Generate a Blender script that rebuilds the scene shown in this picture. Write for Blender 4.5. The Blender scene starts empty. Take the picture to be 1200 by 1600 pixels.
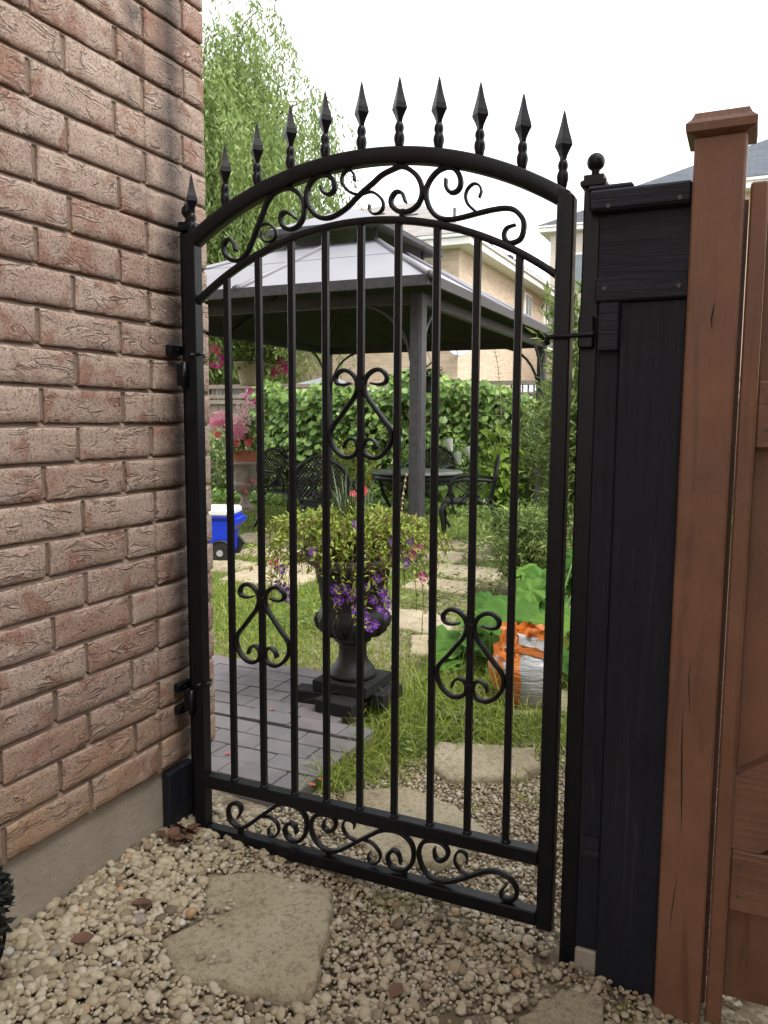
import bpy, bmesh, math, random
import numpy as np
from mathutils import Matrix, Vector, noise as mnoise

random.seed(7); RNG = np.random.default_rng(7)
scene = bpy.context.scene
COL = scene.collection
R = math.radians

# ------------------------------------------------------------------ camera
yaw, pitch, roll = 0.4274, 0.1135, 0.0060
cam_loc = Vector((1.3607, -1.7369, 1.1699))
fw = Vector((-math.sin(yaw) * math.cos(pitch), math.cos(yaw) * math.cos(pitch), -math.sin(pitch)))
rt = Vector((math.cos(yaw), math.sin(yaw), 0)); up = rt.cross(fw)
r2 = rt * math.cos(roll) + up * math.sin(roll); u2 = up * math.cos(roll) - rt * math.sin(roll)
cam_data = bpy.data.cameras.new('camera'); cam = bpy.data.objects.new('camera', cam_data); COL.objects.link(cam)
mw = Matrix((r2, u2, -fw)).transposed().to_4x4(); mw.translation = cam_loc
cam.matrix_world = mw
cam_data.sensor_fit = 'VERTICAL'; cam_data.sensor_height = 24.0; cam_data.lens = 1254.3 / 1600 * 24.0
cam_data.clip_start = 0.02; cam_data.clip_end = 600
scene.camera = cam

# ------------------------------------------------------------------ sky, sun, exposure
SUN_EL, SUN_AZ = 55.0, 112.0            # azimuth clockwise from +y
world = bpy.data.worlds.new('World'); scene.world = world; world.use_nodes = True
wn = world.node_tree; wn.nodes.clear()
wo = wn.nodes.new('ShaderNodeOutputWorld'); wb = wn.nodes.new('ShaderNodeBackground')
ws = wn.nodes.new('ShaderNodeTexSky'); ws.sky_type = 'NISHITA'; ws.sun_disc = False
ws.sun_elevation = R(SUN_EL); ws.sun_rotation = R(SUN_AZ); ws.dust_density = 1.0; ws.air_density = 1.0; ws.ozone_density = 1.0
wh = wn.nodes.new('ShaderNodeHueSaturation'); wh.inputs['Saturation'].default_value = 0.12
wn.links.new(ws.outputs[0], wh.inputs['Color']); wn.links.new(wh.outputs[0], wb.inputs[0]); wn.links.new(wb.outputs[0], wo.inputs[0])
wb.inputs[1].default_value = 0.15
sd = bpy.data.lights.new('sun', 'SUN'); sd.energy = 1.5; sd.angle = R(30); sd.color = (1.0, 0.96, 0.9)
sun = bpy.data.objects.new('sun', sd); COL.objects.link(sun)
to_sun = Vector((math.sin(R(SUN_AZ)) * math.cos(R(SUN_EL)), math.cos(R(SUN_AZ)) * math.cos(R(SUN_EL)), math.sin(R(SUN_EL))))
sun.rotation_euler = to_sun.to_track_quat('Z', 'Y').to_euler(); sun.location = (3, 6, 12)
scene.view_settings.view_transform = 'Standard'; scene.view_settings.look = 'None'
scene.view_settings.gamma = 1.0; scene.view_settings.use_curve_mapping = False
scene.view_settings.exposure = 1.74
scene.render.engine = 'CYCLES'
scene.cycles.max_bounces = 8; scene.cycles.transparent_max_bounces = 8
scene.cycles.use_denoising = True

# ------------------------------------------------------------------ object helpers
def link(o):
    COL.objects.link(o); return o

def tag(o, label=None, cat=None, group=None, kind=None):
    if label: o['label'] = label
    if cat: o['category'] = cat
    if group: o['group'] = group
    if kind: o['kind'] = kind
    return o

def thing(name, label, cat, loc=(0, 0, 0), rz=0.0, group=None):
    o = bpy.data.objects.new(name, None); link(o)
    o.location = loc; o.rotation_euler = (0, 0, rz); o.empty_display_size = 0.1
    return tag(o, label, cat, group)

def put(name, me, parent=None, loc=(0, 0, 0), rot=(0, 0, 0), scale=(1, 1, 1)):
    o = bpy.data.objects.new(name, me); link(o)
    o.parent = parent; o.location = loc; o.rotation_euler = rot; o.scale = scale
    return o

def copy_tree(o, parent=None):
    c = o.copy(); COL.objects.link(c); c.parent = parent
    for ch in list(o.children): copy_tree(ch, c)
    return c

class MB:
    """collects shapes in one coordinate frame; build() makes ONE mesh object"""
    def __init__(s): s.v = []; s.f = []; s.sm = []
    def add(s, verts, faces, smooth=False, mat=None):
        n = len(s.v)
        if mat is not None: verts = [mat @ Vector(p) for p in verts]
        s.v += [tuple(p) for p in verts]
        s.f += [tuple(i + n for i in f) for f in faces]; s.sm += [smooth] * len(faces)
        return s
    def box(s, a, b, c=0.0, mat=None):
        x0, y0, z0 = (min(a[i], b[i]) for i in range(3)); x1, y1, z1 = (max(a[i], b[i]) for i in range(3))
        if c <= 0:
            V = [(x, y, z) for x in (x0, x1) for y in (y0, y1) for z in (z0, z1)]
            F = [(0, 1, 3, 2), (4, 6, 7, 5), (0, 4, 5, 1), (2, 3, 7, 6), (0, 2, 6, 4), (1, 5, 7, 3)]
            return s.add(V, F, False, mat)
        c = min(c, (x1 - x0) * .45, (y1 - y0) * .45, (z1 - z0) * .45)
        V = []; idx = {}
        for ix, x in enumerate((x0, x1)):
            for iy, y in enumerate((y0, y1)):
                for iz, z in enumerate((z0, z1)):
                    dx = c if ix == 0 else -c; dy = c if iy == 0 else -c; dz = c if iz == 0 else -c
                    idx[ix, iy, iz, 0] = len(V); V.append((x, y + dy, z + dz))
                    idx[ix, iy, iz, 1] = len(V); V.append((x + dx, y, z + dz))
                    idx[ix, iy, iz, 2] = len(V); V.append((x + dx, y + dy, z))
        F = []
        for ax in range(3):
            o1, o2 = [(1, 2), (0, 2), (0, 1)][ax]
            for side in (0, 1):
                q = []
                for (p1, p2) in ((0, 0), (1, 0), (1, 1), (0, 1)):
                    k = [0, 0, 0]; k[ax] = side; k[o1] = p1; k[o2] = p2; q.append(idx[k[0], k[1], k[2], ax])
                F.append(tuple(q))
        for ax in range(3):
            o1, o2 = [(1, 2), (0, 2), (0, 1)][ax]
            for p1 in (0, 1):
                for p2 in (0, 1):
                    k0 = [0, 0, 0]; k0[o1] = p1; k0[o2] = p2; k1 = list(k0); k1[ax] = 1
                    F.append((idx[(*k0, o1)], idx[(*k1, o1)], idx[(*k1, o2)], idx[(*k0, o2)]))
        for ix in (0, 1):
            for iy in (0, 1):
                for iz in (0, 1): F.append((idx[ix, iy, iz, 0], idx[ix, iy, iz, 1], idx[ix, iy, iz, 2]))
        return s.add(V, F, False, mat)
    def tube(s, path, rad, n=8, cap=True, flat=None, smooth=True):
        """round tube along a 3D path; rad a number or list; flat=(scale_a, scale_b) squashes the section"""
        P = [Vector(p) for p in path]; m = len(P)
        rad = list(rad) if hasattr(rad, '__len__') else [rad] * m
        T = [(P[min(i + 1, m - 1)] - P[max(i - 1, 0)]).normalized() for i in range(m)]
        a = Vector((0, 0, 1)) if abs(T[0].z) < .9 else Vector((1, 0, 0))
        N = (a - T[0] * a.dot(T[0])).normalized(); V = []
        fa, fb = flat or (1, 1)
        for i in range(m):
            N = (N - T[i] * N.dot(T[i])).normalized(); B = T[i].cross(N)
            for k in range(n):
                t = 2 * math.pi * k / n
                V.append(P[i] + (N * math.cos(t) * fa + B * math.sin(t) * fb) * rad[i])
        F = [(i * n + k, i * n + (k + 1) % n, (i + 1) * n + (k + 1) % n, (i + 1) * n + k) for i in range(m - 1) for k in range(n)]
        if cap: F += [tuple(range(n - 1, -1, -1)), tuple((m - 1) * n + k for k in range(n))]
        return s.add(V, F, smooth)
    def sweep_xz(s, pts, half_in, half_y, y=0.0, c=.3, closed_caps=True, smooth=True):
        """rectangular bar with softened corners swept along a planar path in the xz plane"""
        m = len(pts); V = []
        hi = half_in if hasattr(half_in, '__len__') else [half_in] * m
        hy = half_y if hasattr(half_y, '__len__') else [half_y] * m
        for i in range(m):
            a = pts[max(i - 1, 0)]; b = pts[min(i + 1, m - 1)]
            t = Vector((b[0] - a[0], b[1] - a[1])).normalized(); nx, nz = -t.y, t.x
            for (u, w) in ((1, 1 - c), (1 - c, 1), (-(1 - c), 1), (-1, 1 - c), (-1, -(1 - c)), (-(1 - c), -1), (1 - c, -1), (1, -(1 - c))):
                V.append((pts[i][0] + nx * u * hi[i], y + w * hy[i], pts[i][1] + nz * u * hi[i]))
        n = 8
        F = [(i * n + k, (i + 1) * n + k, (i + 1) * n + (k + 1) % n, i * n + (k + 1) % n) for i in range(m - 1) for k in range(n)]
        F += [tuple(range(n)), tuple((m - 1) * n + k for k in range(n - 1, -1, -1))]
        s.add(V, F, smooth)
        if c < .3: s.sm[-len(F):] = [bool(i % 2) for i in range((m - 1) * n)] + [False, False]
        return s
    def lathe(s, prof, c=(0, 0, 0), n=24, smooth=True, square=False, rot=0.0):
        V = []
        for (r, z) in prof:
            for k in range(n):
                t = 2 * math.pi * k / n + rot
                V.append((c[0] + r * math.cos(t), c[1] + r * math.sin(t), c[2] + z))
        m = len(prof)
        F = [(i * n + k, i * n + (k + 1) % n, (i + 1) * n + (k + 1) % n, (i + 1) * n + k) for i in range(m - 1) for k in range(n)]
        F += [tuple(range(n - 1, -1, -1)), tuple((m - 1) * n + k for k in range(n))]
        return s.add(V, F, smooth)
    def prism(s, poly, z0, z1, mat=None):
        n = len(poly); V = [(p[0], p[1], z0) for p in poly] + [(p[0], p[1], z1) for p in poly]
        F = [tuple(range(n - 1, -1, -1)), tuple(range(n, 2 * n))] + [(i, (i + 1) % n, n + (i + 1) % n, n + i) for i in range(n)]
        return s.add(V, F, False, mat)
    def mesh(s, name, m, origin=(0, 0, 0)):
        me = bpy.data.meshes.new(name)
        me.from_pydata([(p[0] - origin[0], p[1] - origin[1], p[2] - origin[2]) for p in s.v], [], s.f)
        bm = bmesh.new(); bm.from_mesh(me); bmesh.ops.recalc_face_normals(bm, faces=bm.faces); bm.to_mesh(me); bm.free()
        me.polygons.foreach_set('use_smooth', s.sm); me.materials.append(m); me.update()
        return me
    def build(s, name, m, parent=None, origin=None):
        """verts are in the parent's frame (or the world frame when origin is given / no parent)"""
        o = origin or (0, 0, 0)
        return put(name, s.mesh(name, m, o), parent, o if parent is None else o)

def np_mesh(name, V, faces, m, rnd=None, smooth=False, extra=None):
    """V (n,3); faces list of (k,c) int arrays; rnd per-vertex float attribute"""
    me = bpy.data.meshes.new(name)
    V = np.asarray(V, np.float32); me.vertices.add(len(V)); me.vertices.foreach_set('co', V.ravel())
    loops = np.concatenate([f.ravel() for f in faces]).astype(np.int32)
    sizes = np.concatenate([np.full(len(f), f.shape[1], np.int32) for f in faces])
    starts = np.concatenate([[0], np.cumsum(sizes)[:-1]]).astype(np.int32)
    me.loops.add(len(loops)); me.loops.foreach_set('vertex_index', loops)
    me.polygons.add(len(sizes)); me.polygons.foreach_set('loop_start', starts)
    me.polygons.foreach_set('use_smooth', np.full(len(sizes), smooth, bool))
    if rnd is not None:
        a = me.attributes.new('rnd', 'FLOAT', 'POINT'); a.data.foreach_set('value', np.asarray(rnd, np.float32))
    me.materials.append(m); me.update(calc_edges=True); me.validate()
    return me

def norm(a): return a / np.maximum(np.linalg.norm(a, axis=-1, keepdims=True), 1e-9)

def leaf_mesh(name, P, D, N, L, W, m, rnd=None, fold=.15, droop=.2, wide=.45):
    """each leaf: 6 verts, 4 faces folded along the midrib. P base, D direction, N face normal, L length, W width"""
    n = len(P); D = norm(D); S = norm(np.cross(D, N)); N = norm(np.cross(S, D))
    L = np.broadcast_to(np.asarray(L, float), (n,))[:, None]; W = np.broadcast_to(np.asarray(W, float), (n,))[:, None]
    b = P; mid = P + D * L * wide - N * W * fold; tip = P + D * L - N * L * droop
    l = P + D * L * wide * .9 + S * W * .5; r = P + D * L * wide * .9 - S * W * .5
    V = np.stack([b, l, mid, r, tip], 1).reshape(-1, 3)
    i = (np.arange(n) * 5)[:, None]
    F = np.concatenate([i + np.array([[0, 2, 1]]), i + np.array([[0, 3, 2]]), i + np.array([[1, 2, 4]]), i + np.array([[2, 3, 4]])])
    if rnd is None: rnd = RNG.random(n)
    return np_mesh(name, V, [F], m, np.repeat(rnd, 5))

def blade_mesh(name, P, H, W, m, lean=.35, rnd=None):
    n = len(P); a = RNG.random(n) * 2 * np.pi; d = np.stack([np.cos(a), np.sin(a), np.zeros(n)], 1)
    b = RNG.random(n) * 2 * np.pi; s = np.stack([np.cos(b), np.sin(b), np.zeros(n)], 1)
    H = np.broadcast_to(H, (n,))[:, None]; W = np.broadcast_to(W, (n,))[:, None]
    k = (lean * RNG.random(n) * 1.6)[:, None]; z = np.array([[0, 0, 1.0]])
    p1 = P + z * H * .55 + d * H * k * .35; p2 = P + z * H * (1 - .4 * k) + d * H * k
    V = np.stack([P - s * W * .5, P + s * W * .5, p1 + s * W * .4, p1 - s * W * .4, p2], 1).reshape(-1, 3)
    i = (np.arange(n) * 5)[:, None]
    if rnd is None: rnd = RNG.random(n)
    return np_mesh(name, V, [i + np.array([[0, 1, 2, 3]]), i + np.array([[3, 2, 4]])], m, np.repeat(rnd, 5))

def smooth_path(pts, step=.006):
    """Catmull-Rom resample of a 2D/3D polyline"""
    P = [np.array(p, float) for p in pts]; P = [2 * P[0] - P[1]] + P + [2 * P[-1] - P[-2]]; out = []
    for i in range(1, len(P) - 2):
        a, b, c, d = P[i - 1:i + 3]; n = max(2, int(np.linalg.norm(c - b) / step))
        for k in range(n):
            t = k / n
            out.append(.5 * ((2 * b) + (-a + c) * t + (2 * a - 5 * b + 4 * c - d) * t * t + (-a + 3 * b - 3 * c + d) * t ** 3))
    out.append(P[-2]); return [tuple(p) for p in out]

# ------------------------------------------------------------------ material helpers
class NT:
    def __init__(s, name):
        s.m = bpy.data.materials.new(name); s.m.use_nodes = True; s.t = s.m.node_tree
        s.b = s.t.nodes['Principled BSDF']; s.out = s.t.nodes['Material Output']
    def n(s, kind, **kw):
        nd = s.t.nodes.new('ShaderNode' + kind)
        for k, v in kw.items(): setattr(nd, k, v)
        return nd
    def l(s, a, b): s.t.links.new(a, b)
    def coord(s, which='Object', scale=(1, 1, 1), random=False):
        tc = s.n('TexCoord'); v = tc.outputs[which]
        if random:
            oi = s.n('ObjectInfo'); mu = s.n('Math', operation='MULTIPLY'); mu.inputs[1].default_value = 37.0; s.l(oi.outputs['Random'], mu.inputs[0])
            ad = s.n('VectorMath', operation='ADD'); s.l(v, ad.inputs[0]); s.l(mu.outputs[0], ad.inputs[1]); v = ad.outputs[0]
        mp = s.n('Mapping'); mp.inputs['Scale'].default_value = scale; s.l(v, mp.inputs[0]); return mp.outputs[0]
    def world(s, scale=(1, 1, 1)):
        g = s.n('NewGeometry'); mp = s.n('Mapping'); mp.inputs['Scale'].default_value = scale; s.l(g.outputs['Position'], mp.inputs[0]); return mp.outputs[0]
    def noise(s, v, scale, detail=4, rough=.55, dist=0.0, kind=None):
        nd = s.n('TexNoise')
        if kind: nd.noise_type = kind
        nd.inputs['Scale'].default_value = scale; nd.inputs['Detail'].default_value = detail
        nd.inputs['Roughness'].default_value = rough; nd.inputs['Distortion'].default_value = dist
        s.l(v, nd.inputs['Vector']); return nd.outputs[0]
    def ramp(s, f, stops, interp='LINEAR'):
        r = s.n('ValToRGB'); r.color_ramp.interpolation = interp; e = r.color_ramp.elements
        while len(e) < len(stops): e.new(.5)
        for i, (p, c) in enumerate(stops):
            e[i].position = p; e[i].color = (*c, 1) if len(c) == 3 else c
        s.l(f, r.inputs[0]); return r.outputs[0]
    def step(s, f, a, b):
        r = s.n('MapRange'); r.inputs['From Min'].default_value = a; r.inputs['From Max'].default_value = b; s.l(f, r.inputs[0]); return r.outputs[0]
    def mix(s, f, a, b, mode='MIX'):
        nd = s.n('Mix', data_type='RGBA', blend_type=mode)
        for i, x in ((0, f), (6, a), (7, b)):
            if hasattr(x, 'is_linked'): s.l(x, nd.inputs[i])
            elif i == 0: nd.inputs[0].default_value = x
            else: nd.inputs[i].default_value = (*x, 1)
        return nd.outputs[2]
    def math(s, op, a, b=None):
        nd = s.n('Math', operation=op)
        for i, x in enumerate((a, b)):
            if x is None: continue
            if hasattr(x, 'is_linked'): s.l(x, nd.inputs[i])
            else: nd.inputs[i].default_value = x
        return nd.outputs[0]
    def attr(s, nm='rnd'):
        a = s.n('Attribute'); a.attribute_name = nm; return a.outputs['Fac']
    def rand(s): return s.n('ObjectInfo').outputs['Random']
    def color(s, c):
        if hasattr(c, 'is_linked'): s.l(c, s.b.inputs['Base Color'])
        else: s.b.inputs['Base Color'].default_value = (*c, 1)
        return s
    def rough(s, r):
        if hasattr(r, 'is_linked'): s.l(r, s.b.inputs['Roughness'])
        else: s.b.inputs['Roughness'].default_value = r
        return s
    def bump(s, h, dist=.003, strength=1.0):
        nd = s.n('Bump'); nd.inputs['Distance'].default_value = dist; nd.inputs['Strength'].default_value = strength
        s.l(h, nd.inputs['Height'])
        if s.b.inputs['Normal'].is_linked: s.l(s.b.inputs['Normal'].links[0].from_socket, nd.inputs['Normal'])
        s.l(nd.outputs[0], s.b.inputs['Normal']); return s
    def spec(s, v): s.b.inputs['Specular IOR Level'].default_value = v; return s

def mat_plain(name, c, rough=.6, vary=.25, scale=8, bump=0.0, spec=.5):
    t = NT(name); v = t.coord('Object', random=True); f = t.noise(v, scale, 4)
    lo = tuple(x * (1 - vary) for x in c); hi = tuple(min(1, x * (1 + vary)) for x in c)
    t.color(t.ramp(f, [(.3, lo), (.7, hi)])).rough(rough).spec(spec)
    if bump: t.bump(t.noise(v, scale * 12, 3), bump)
    return t.m

def mat_leaf(name, stops, rough=.5, trans=.35, spec=.4):
    """leaf whose tone comes from the per-leaf value"""
    t = NT(name); c = t.ramp(t.attr(), stops); t.color(c).rough(rough).spec(spec)
    tr = t.n('BsdfTranslucent'); t.l(c, tr.inputs[0]); mx = t.n('MixShader'); mx.inputs[0].default_value = trans
    t.l(t.b.outputs[0], mx.inputs[1]); t.l(tr.outputs[0], mx.inputs[2]); t.l(mx.outputs[0], t.out.inputs[0]); return t.m

def mat_brick():
    t = NT('brick'); v = t.coord('Object', (1, 1, 1), True)
    va = t.n('Mapping'); va.inputs['Scale'].default_value = (1, .55, 1.25); t.l(v, va.inputs[0]); va = va.outputs[0]
    rnd = t.rand()
    base = t.ramp(rnd, [(0, (.345, .24, .19)), (.25, (.40, .295, .235)), (.55, (.455, .345, .28)), (.78, (.395, .285, .225)), (.92, (.335, .20, .15)), (1, (.40, .29, .23))])
    cl = t.noise(v, 9, 3, .6)
    base = t.mix(t.step(cl, .35, .7), base, t.mix(.55, base, (.50, .405, .335)))
    red = t.noise(v, 12, 2, .5, .3); base = t.mix(t.math('MULTIPLY', t.step(red, .55, .65), .7), base, (.29, .145, .10))
    gr = t.noise(v, 17, 3, .5, .2); base = t.mix(t.math('MULTIPLY', t.step(gr, .60, .72), .45), base, (.36, .29, .25))
    sp = t.noise(v, 210, 2, .6); base = t.mix(t.math('MULTIPLY', t.step(sp, .60, .68), .75), base, (.11, .075, .06))
    lt = t.noise(v, 160, 2, .6); base = t.mix(t.math('MULTIPLY', t.step(lt, .63, .70), .6), base, (.68, .56, .46))
    vb = t.n('Mapping'); vb.inputs['Scale'].default_value = (1, .34, 1.1); t.l(v, vb.inputs[0]); vb = vb.outputs[0]
    fold = t.noise(vb, 27, 2.5, .5, .8); gate_ = t.step(t.noise(va, 19, 2, .5), .47, .58)
    vall = t.step(t.math('ABSOLUTE', t.math('SUBTRACT', fold, .5)), .0, .028)       # short curved drag marks in the face
    vall = t.math('SUBTRACT', 1.0, t.math('MULTIPLY', t.math('SUBTRACT', 1.0, vall), gate_))
    lip = t.step(t.math('ABSOLUTE', t.math('SUBTRACT', fold, .555)), .035, .0); lip = t.math('MULTIPLY', lip, gate_)
    pit = t.step(t.noise(v, 190, 2, .6), .66, .58); base = t.mix(t.math('MULTIPLY', t.math('SUBTRACT', 1.0, pit), .5), base, (.16, .115, .09))
    base = t.mix(t.math('MULTIPLY', t.math('SUBTRACT', 1.0, vall), .5), base, (.15, .10, .075))  # shade inside the creases, put into the colour
    base = t.mix(t.math('MULTIPLY', lip, .5), base, (.60, .50, .42))  # highlight along the crease lip, painted into the colour
    crease = t.math('ADD', t.math('ADD', vall, t.math('MULTIPLY', lip, .5)), t.math('MULTIPLY', pit, .5))
    # black paint overspray and soot that was left on the bricks beside the post
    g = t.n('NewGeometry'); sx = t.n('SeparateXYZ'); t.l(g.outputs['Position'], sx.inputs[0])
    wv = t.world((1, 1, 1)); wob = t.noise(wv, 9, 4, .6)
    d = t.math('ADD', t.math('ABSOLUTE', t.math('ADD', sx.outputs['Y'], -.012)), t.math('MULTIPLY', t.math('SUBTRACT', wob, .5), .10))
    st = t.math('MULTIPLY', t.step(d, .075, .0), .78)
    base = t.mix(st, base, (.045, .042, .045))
    st2 = t.math('MULTIPLY', t.math('MULTIPLY', t.step(t.math('ABSOLUTE', t.math('ADD', sx.outputs['Y'], .115)), .06, .0), t.step(sx.outputs['Z'], 1.55, 1.8)), t.step(wob, .5, .68))
    base = t.mix(st2, base, (.07, .062, .065))
    ln_ = t.step(t.math('ABSOLUTE', t.math('ADD', t.math('ADD', sx.outputs['Y'], .087), t.math('MULTIPLY', t.math('SUBTRACT', wob, .5), .006))), .0075, .002); base = t.mix(t.math('MULTIPLY', ln_, .38), base, (.15, .115, .095))  # faint dark vertical line down the wall at one fixed position
    low = t.math('MULTIPLY', t.step(t.math('ADD', sx.outputs['Z'], t.math('MULTIPLY', wob, .25)), .62, .38), t.step(t.noise(v, 7, 3), .35, .6))
    base = t.mix(t.math('MULTIPLY', low, .6), base, (.46, .30, .17))
    t.color(base).rough(.92).spec(.25)
    t.bump(t.noise(va, 15, 3, .5, .6), .003, .6); t.bump(crease, .0036, 1.0); t.bump(t.noise(v, 170, 5, .75), .0034, 1.0)
    return t.m

def mat_mortar():
    t = NT('mortar'); v = t.world()
    c = t.ramp(t.noise(v, 14, 5), [(.3, (.20, .15, .115)), (.7, (.28, .215, .168))]); t.color(c).rough(.95).spec(.2); t.bump(t.noise(v, 190, 4), .002); return t.m

def mat_concrete():
    t = NT('concrete'); v = t.world()
    big = t.noise(v, 3.2, 5, .6); c = t.ramp(big, [(.3, (.27, .235, .185)), (.55, (.36, .32, .255)), (.75, (.42, .38, .31))])
    pits = t.noise(v, 60, 2, .5); c = t.mix(t.math('MULTIPLY', t.step(pits, .7, .76), .8), c, (.12, .10, .08))
    sc = t.n('Mapping'); sc.inputs['Rotation'].default_value = (.5, 0, 0); sc.inputs['Scale'].default_value = (1, 3, 26); t.l(v, sc.inputs[0])
    scr = t.noise(sc.outputs[0], 5, 3, .6); c = t.mix(t.math('MULTIPLY', t.step(scr, .62, .72), .3), c, (.5, .47, .4))
    t.color(c).rough(.9).spec(.25); t.bump(big, .004); t.bump(t.noise(v, 150, 4), .0012); t.bump(pits, -.002); return t.m

def mat_metal(name, c, rough=.38):
    t = NT(name); v = t.coord('Object'); f = t.noise(v, 30, 4)
    t.color(t.ramp(f, [(.3, tuple(x * .75 for x in c)), (.7, tuple(x * 1.25 for x in c))])); t.l(t.ramp(f, [(.3, (rough * .85,) * 3), (.7, (rough * 1.2,) * 3)]), t.b.inputs['Roughness'])
    t.bump(t.noise(v, 260, 3), .0004); t.spec(.28); return t.m

def mat_paint_wood(name, c, axis='Z', rough=.55, worn=None):
    t = NT(name); sc = {'Z': (1, 1, .06), 'X': (.06, 1, 1)}[axis]
    v = t.coord('Object', sc, True); v1 = t.coord('Object', (1, 1, 1), True)
    gr = t.noise(v, 55, 4, .6, .6); f = t.noise(v1, 6, 4)
    col = t.ramp(f, [(.25, tuple(x * .74 for x in c)), (.75, tuple(x * 1.26 for x in c))]); col = t.mix(t.math('MULTIPLY', t.step(t.noise(v1, 26, 4, .7), .45, .7), .35), col, tuple(x * 1.3 for x in c))
    col = t.mix(t.math('MULTIPLY', t.step(t.noise(v, 20, 3, .6, 1.0), .60, .70), .48), col, tuple(x * .42 for x in c))
    fl = t.noise(v1, 42, 3, .6)
    if not worn: col = t.mix(t.math('MULTIPLY', t.step(t.noise(v1, 120, 2, .5), .70, .74), .4), col, tuple(min(1, x * 1.9) for x in c))
    if worn: col = t.mix(t.math('MULTIPLY', t.step(fl, .70, .76), .7), col, worn); col = t.mix(t.math('MULTIPLY', t.step(t.noise(v, 34, 4, .7, .8), .57, .70), .35), col, worn)
    t.color(col).spec(.22 if c[0] < .05 else .4); t.l(t.ramp(f, [(.3, (rough * .85,) * 3), (.7, (rough * 1.15,) * 3)]), t.b.inputs['Roughness'])
    vo = t.n('TexVoronoi'); vo.inputs['Scale'].default_value = 4.5; t.l(v1, vo.inputs['Vector'])      # knots under the paint
    kn = t.step(vo.outputs['Distance'], .0, .09)
    t.bump(gr, .0055 if worn else .0032); t.bump(t.noise(v1, 9, 2), .003); t.bump(t.noise(v1, 70, 4, .65), .0011); t.bump(kn, .0015); return t.m

def mat_flag():
    t = NT('sandstone'); v = t.world(); oi = t.rand()
    a = t.noise(v, 3.5, 6, .6, .4)
    c = t.ramp(a, [(.28, (.34, .28, .18)), (.5, (.50, .43, .29)), (.72, (.60, .53, .385))])
    c = t.mix(t.math('MULTIPLY', t.step(oi, .3, 1), .35), c, (.29, .265, .215))
    dirt = t.noise(v, 22, 4, .65); c = t.mix(t.math('MULTIPLY', t.step(dirt, .56, .70), .5), c, (.105, .085, .062))
    mo = t.noise(v, 75, 4, .7); c = t.mix(t.math('MULTIPLY', t.step(mo, .50, .64), .55), c, (.19, .15, .095)); c = t.mix(t.math('MULTIPLY', t.step(mo, .46, .32), .5), c, (.50, .44, .33))
    gt = t.noise(v, 260, 2); c = t.mix(t.math('MULTIPLY', t.step(gt, .58, .7), .35), c, (.32, .285, .225))
    t.color(c).rough(.93).spec(.2); t.bump(t.noise(v, 16, 7, .75), .022); t.bump(mo, .006); t.bump(gt, .0022); return t.m

def mat_pebble():
    t = NT('pebble'); f = t.attr(); v = t.world()
    c = t.ramp(f, [(0, (.15, .115, .075)), (.05, (.25, .20, .13)), (.2, (.335, .275, .18)), (.42, (.405, .345, .235)), (.64, (.46, .398, .285)), (.82, (.50, .445, .345)), (.93, (.40, .275, .15)), (.96, (.27, .235, .195)), (.985, (.56, .53, .47))], 'CONSTANT')
    n = t.noise(v, 130, 3); c = t.mix(t.math('MULTIPLY', t.step(n, .5, .75), .45), c, (.17, .13, .085))
    t.color(c).rough(.62).spec(.4); t.bump(t.noise(v, 420, 2), .0006); return t.m

def mat_ground():
    t = NT('ground_soil'); v = t.world()
    a = t.noise(v, 5, 6, .65); soil = t.ramp(a, [(.3, (.105, .08, .052)), (.7, (.21, .165, .11))])
    gv = t.n('TexVoronoi'); gv.inputs['Scale'].default_value = 110; t.l(v, gv.inputs['Vector'])
    grit = t.ramp(gv.outputs['Color'], [(0, (.13, .10, .07)), (.5, (.28, .23, .16)), (1, (.45, .40, .31))])
    soil = t.mix(t.step(t.noise(v, 18, 3), .42, .6), soil, grit)
    g = t.n('NewGeometry'); sx = t.n('SeparateXYZ'); t.l(g.outputs['Position'], sx.inputs[0])
    grass = t.ramp(t.noise(v, 9, 6, .7), [(.3, (.045, .075, .015)), (.7, (.12, .17, .045))])
    k = t.step(t.math('ADD', sx.outputs['Y'], t.math('MULTIPLY', t.math('SUBTRACT', t.noise(v, 2.2, 3), .5), 2.2)), 1.3, 2.0)
    k = t.math('MULTIPLY', k, t.math('MAXIMUM', t.step(t.math('ADD', sx.outputs['X'], t.math('MULTIPLY', t.noise(v, 3, 3), .8)), .1, -.7), t.step(sx.outputs['Y'], 5.6, 6.4)))
    t.color(t.mix(k, soil, grass)).rough(.97).spec(.15); t.bump(t.noise(v, 70, 5), .01); return t.m

def mat_paver():
    t = NT('paver'); v = t.world(); r = t.rand()
    c = t.ramp(r, [(0, (.15, .135, .14)), (.35, (.17, .155, .162)), (.6, (.155, .152, .162)), (.8, (.18, .155, .158)), (1, (.14, .14, .15))])
    c = t.mix(t.step(t.noise(v, 6, 5, .6), .38, .7), c, (.215, .198, .205))
    c = t.mix(t.math('MULTIPLY', t.step(t.noise(v, 40, 4, .7), .6, .72), .5), c, (.085, .07, .065))
    c = t.mix(t.math('MULTIPLY', t.step(t.noise(v, 2.3, 4, .6), .5, .68), .55), c, (.06, .058, .062))
    t.color(c).rough(.7).spec(.4); t.bump(t.noise(v, 200, 4), .0015); return t.m

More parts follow.
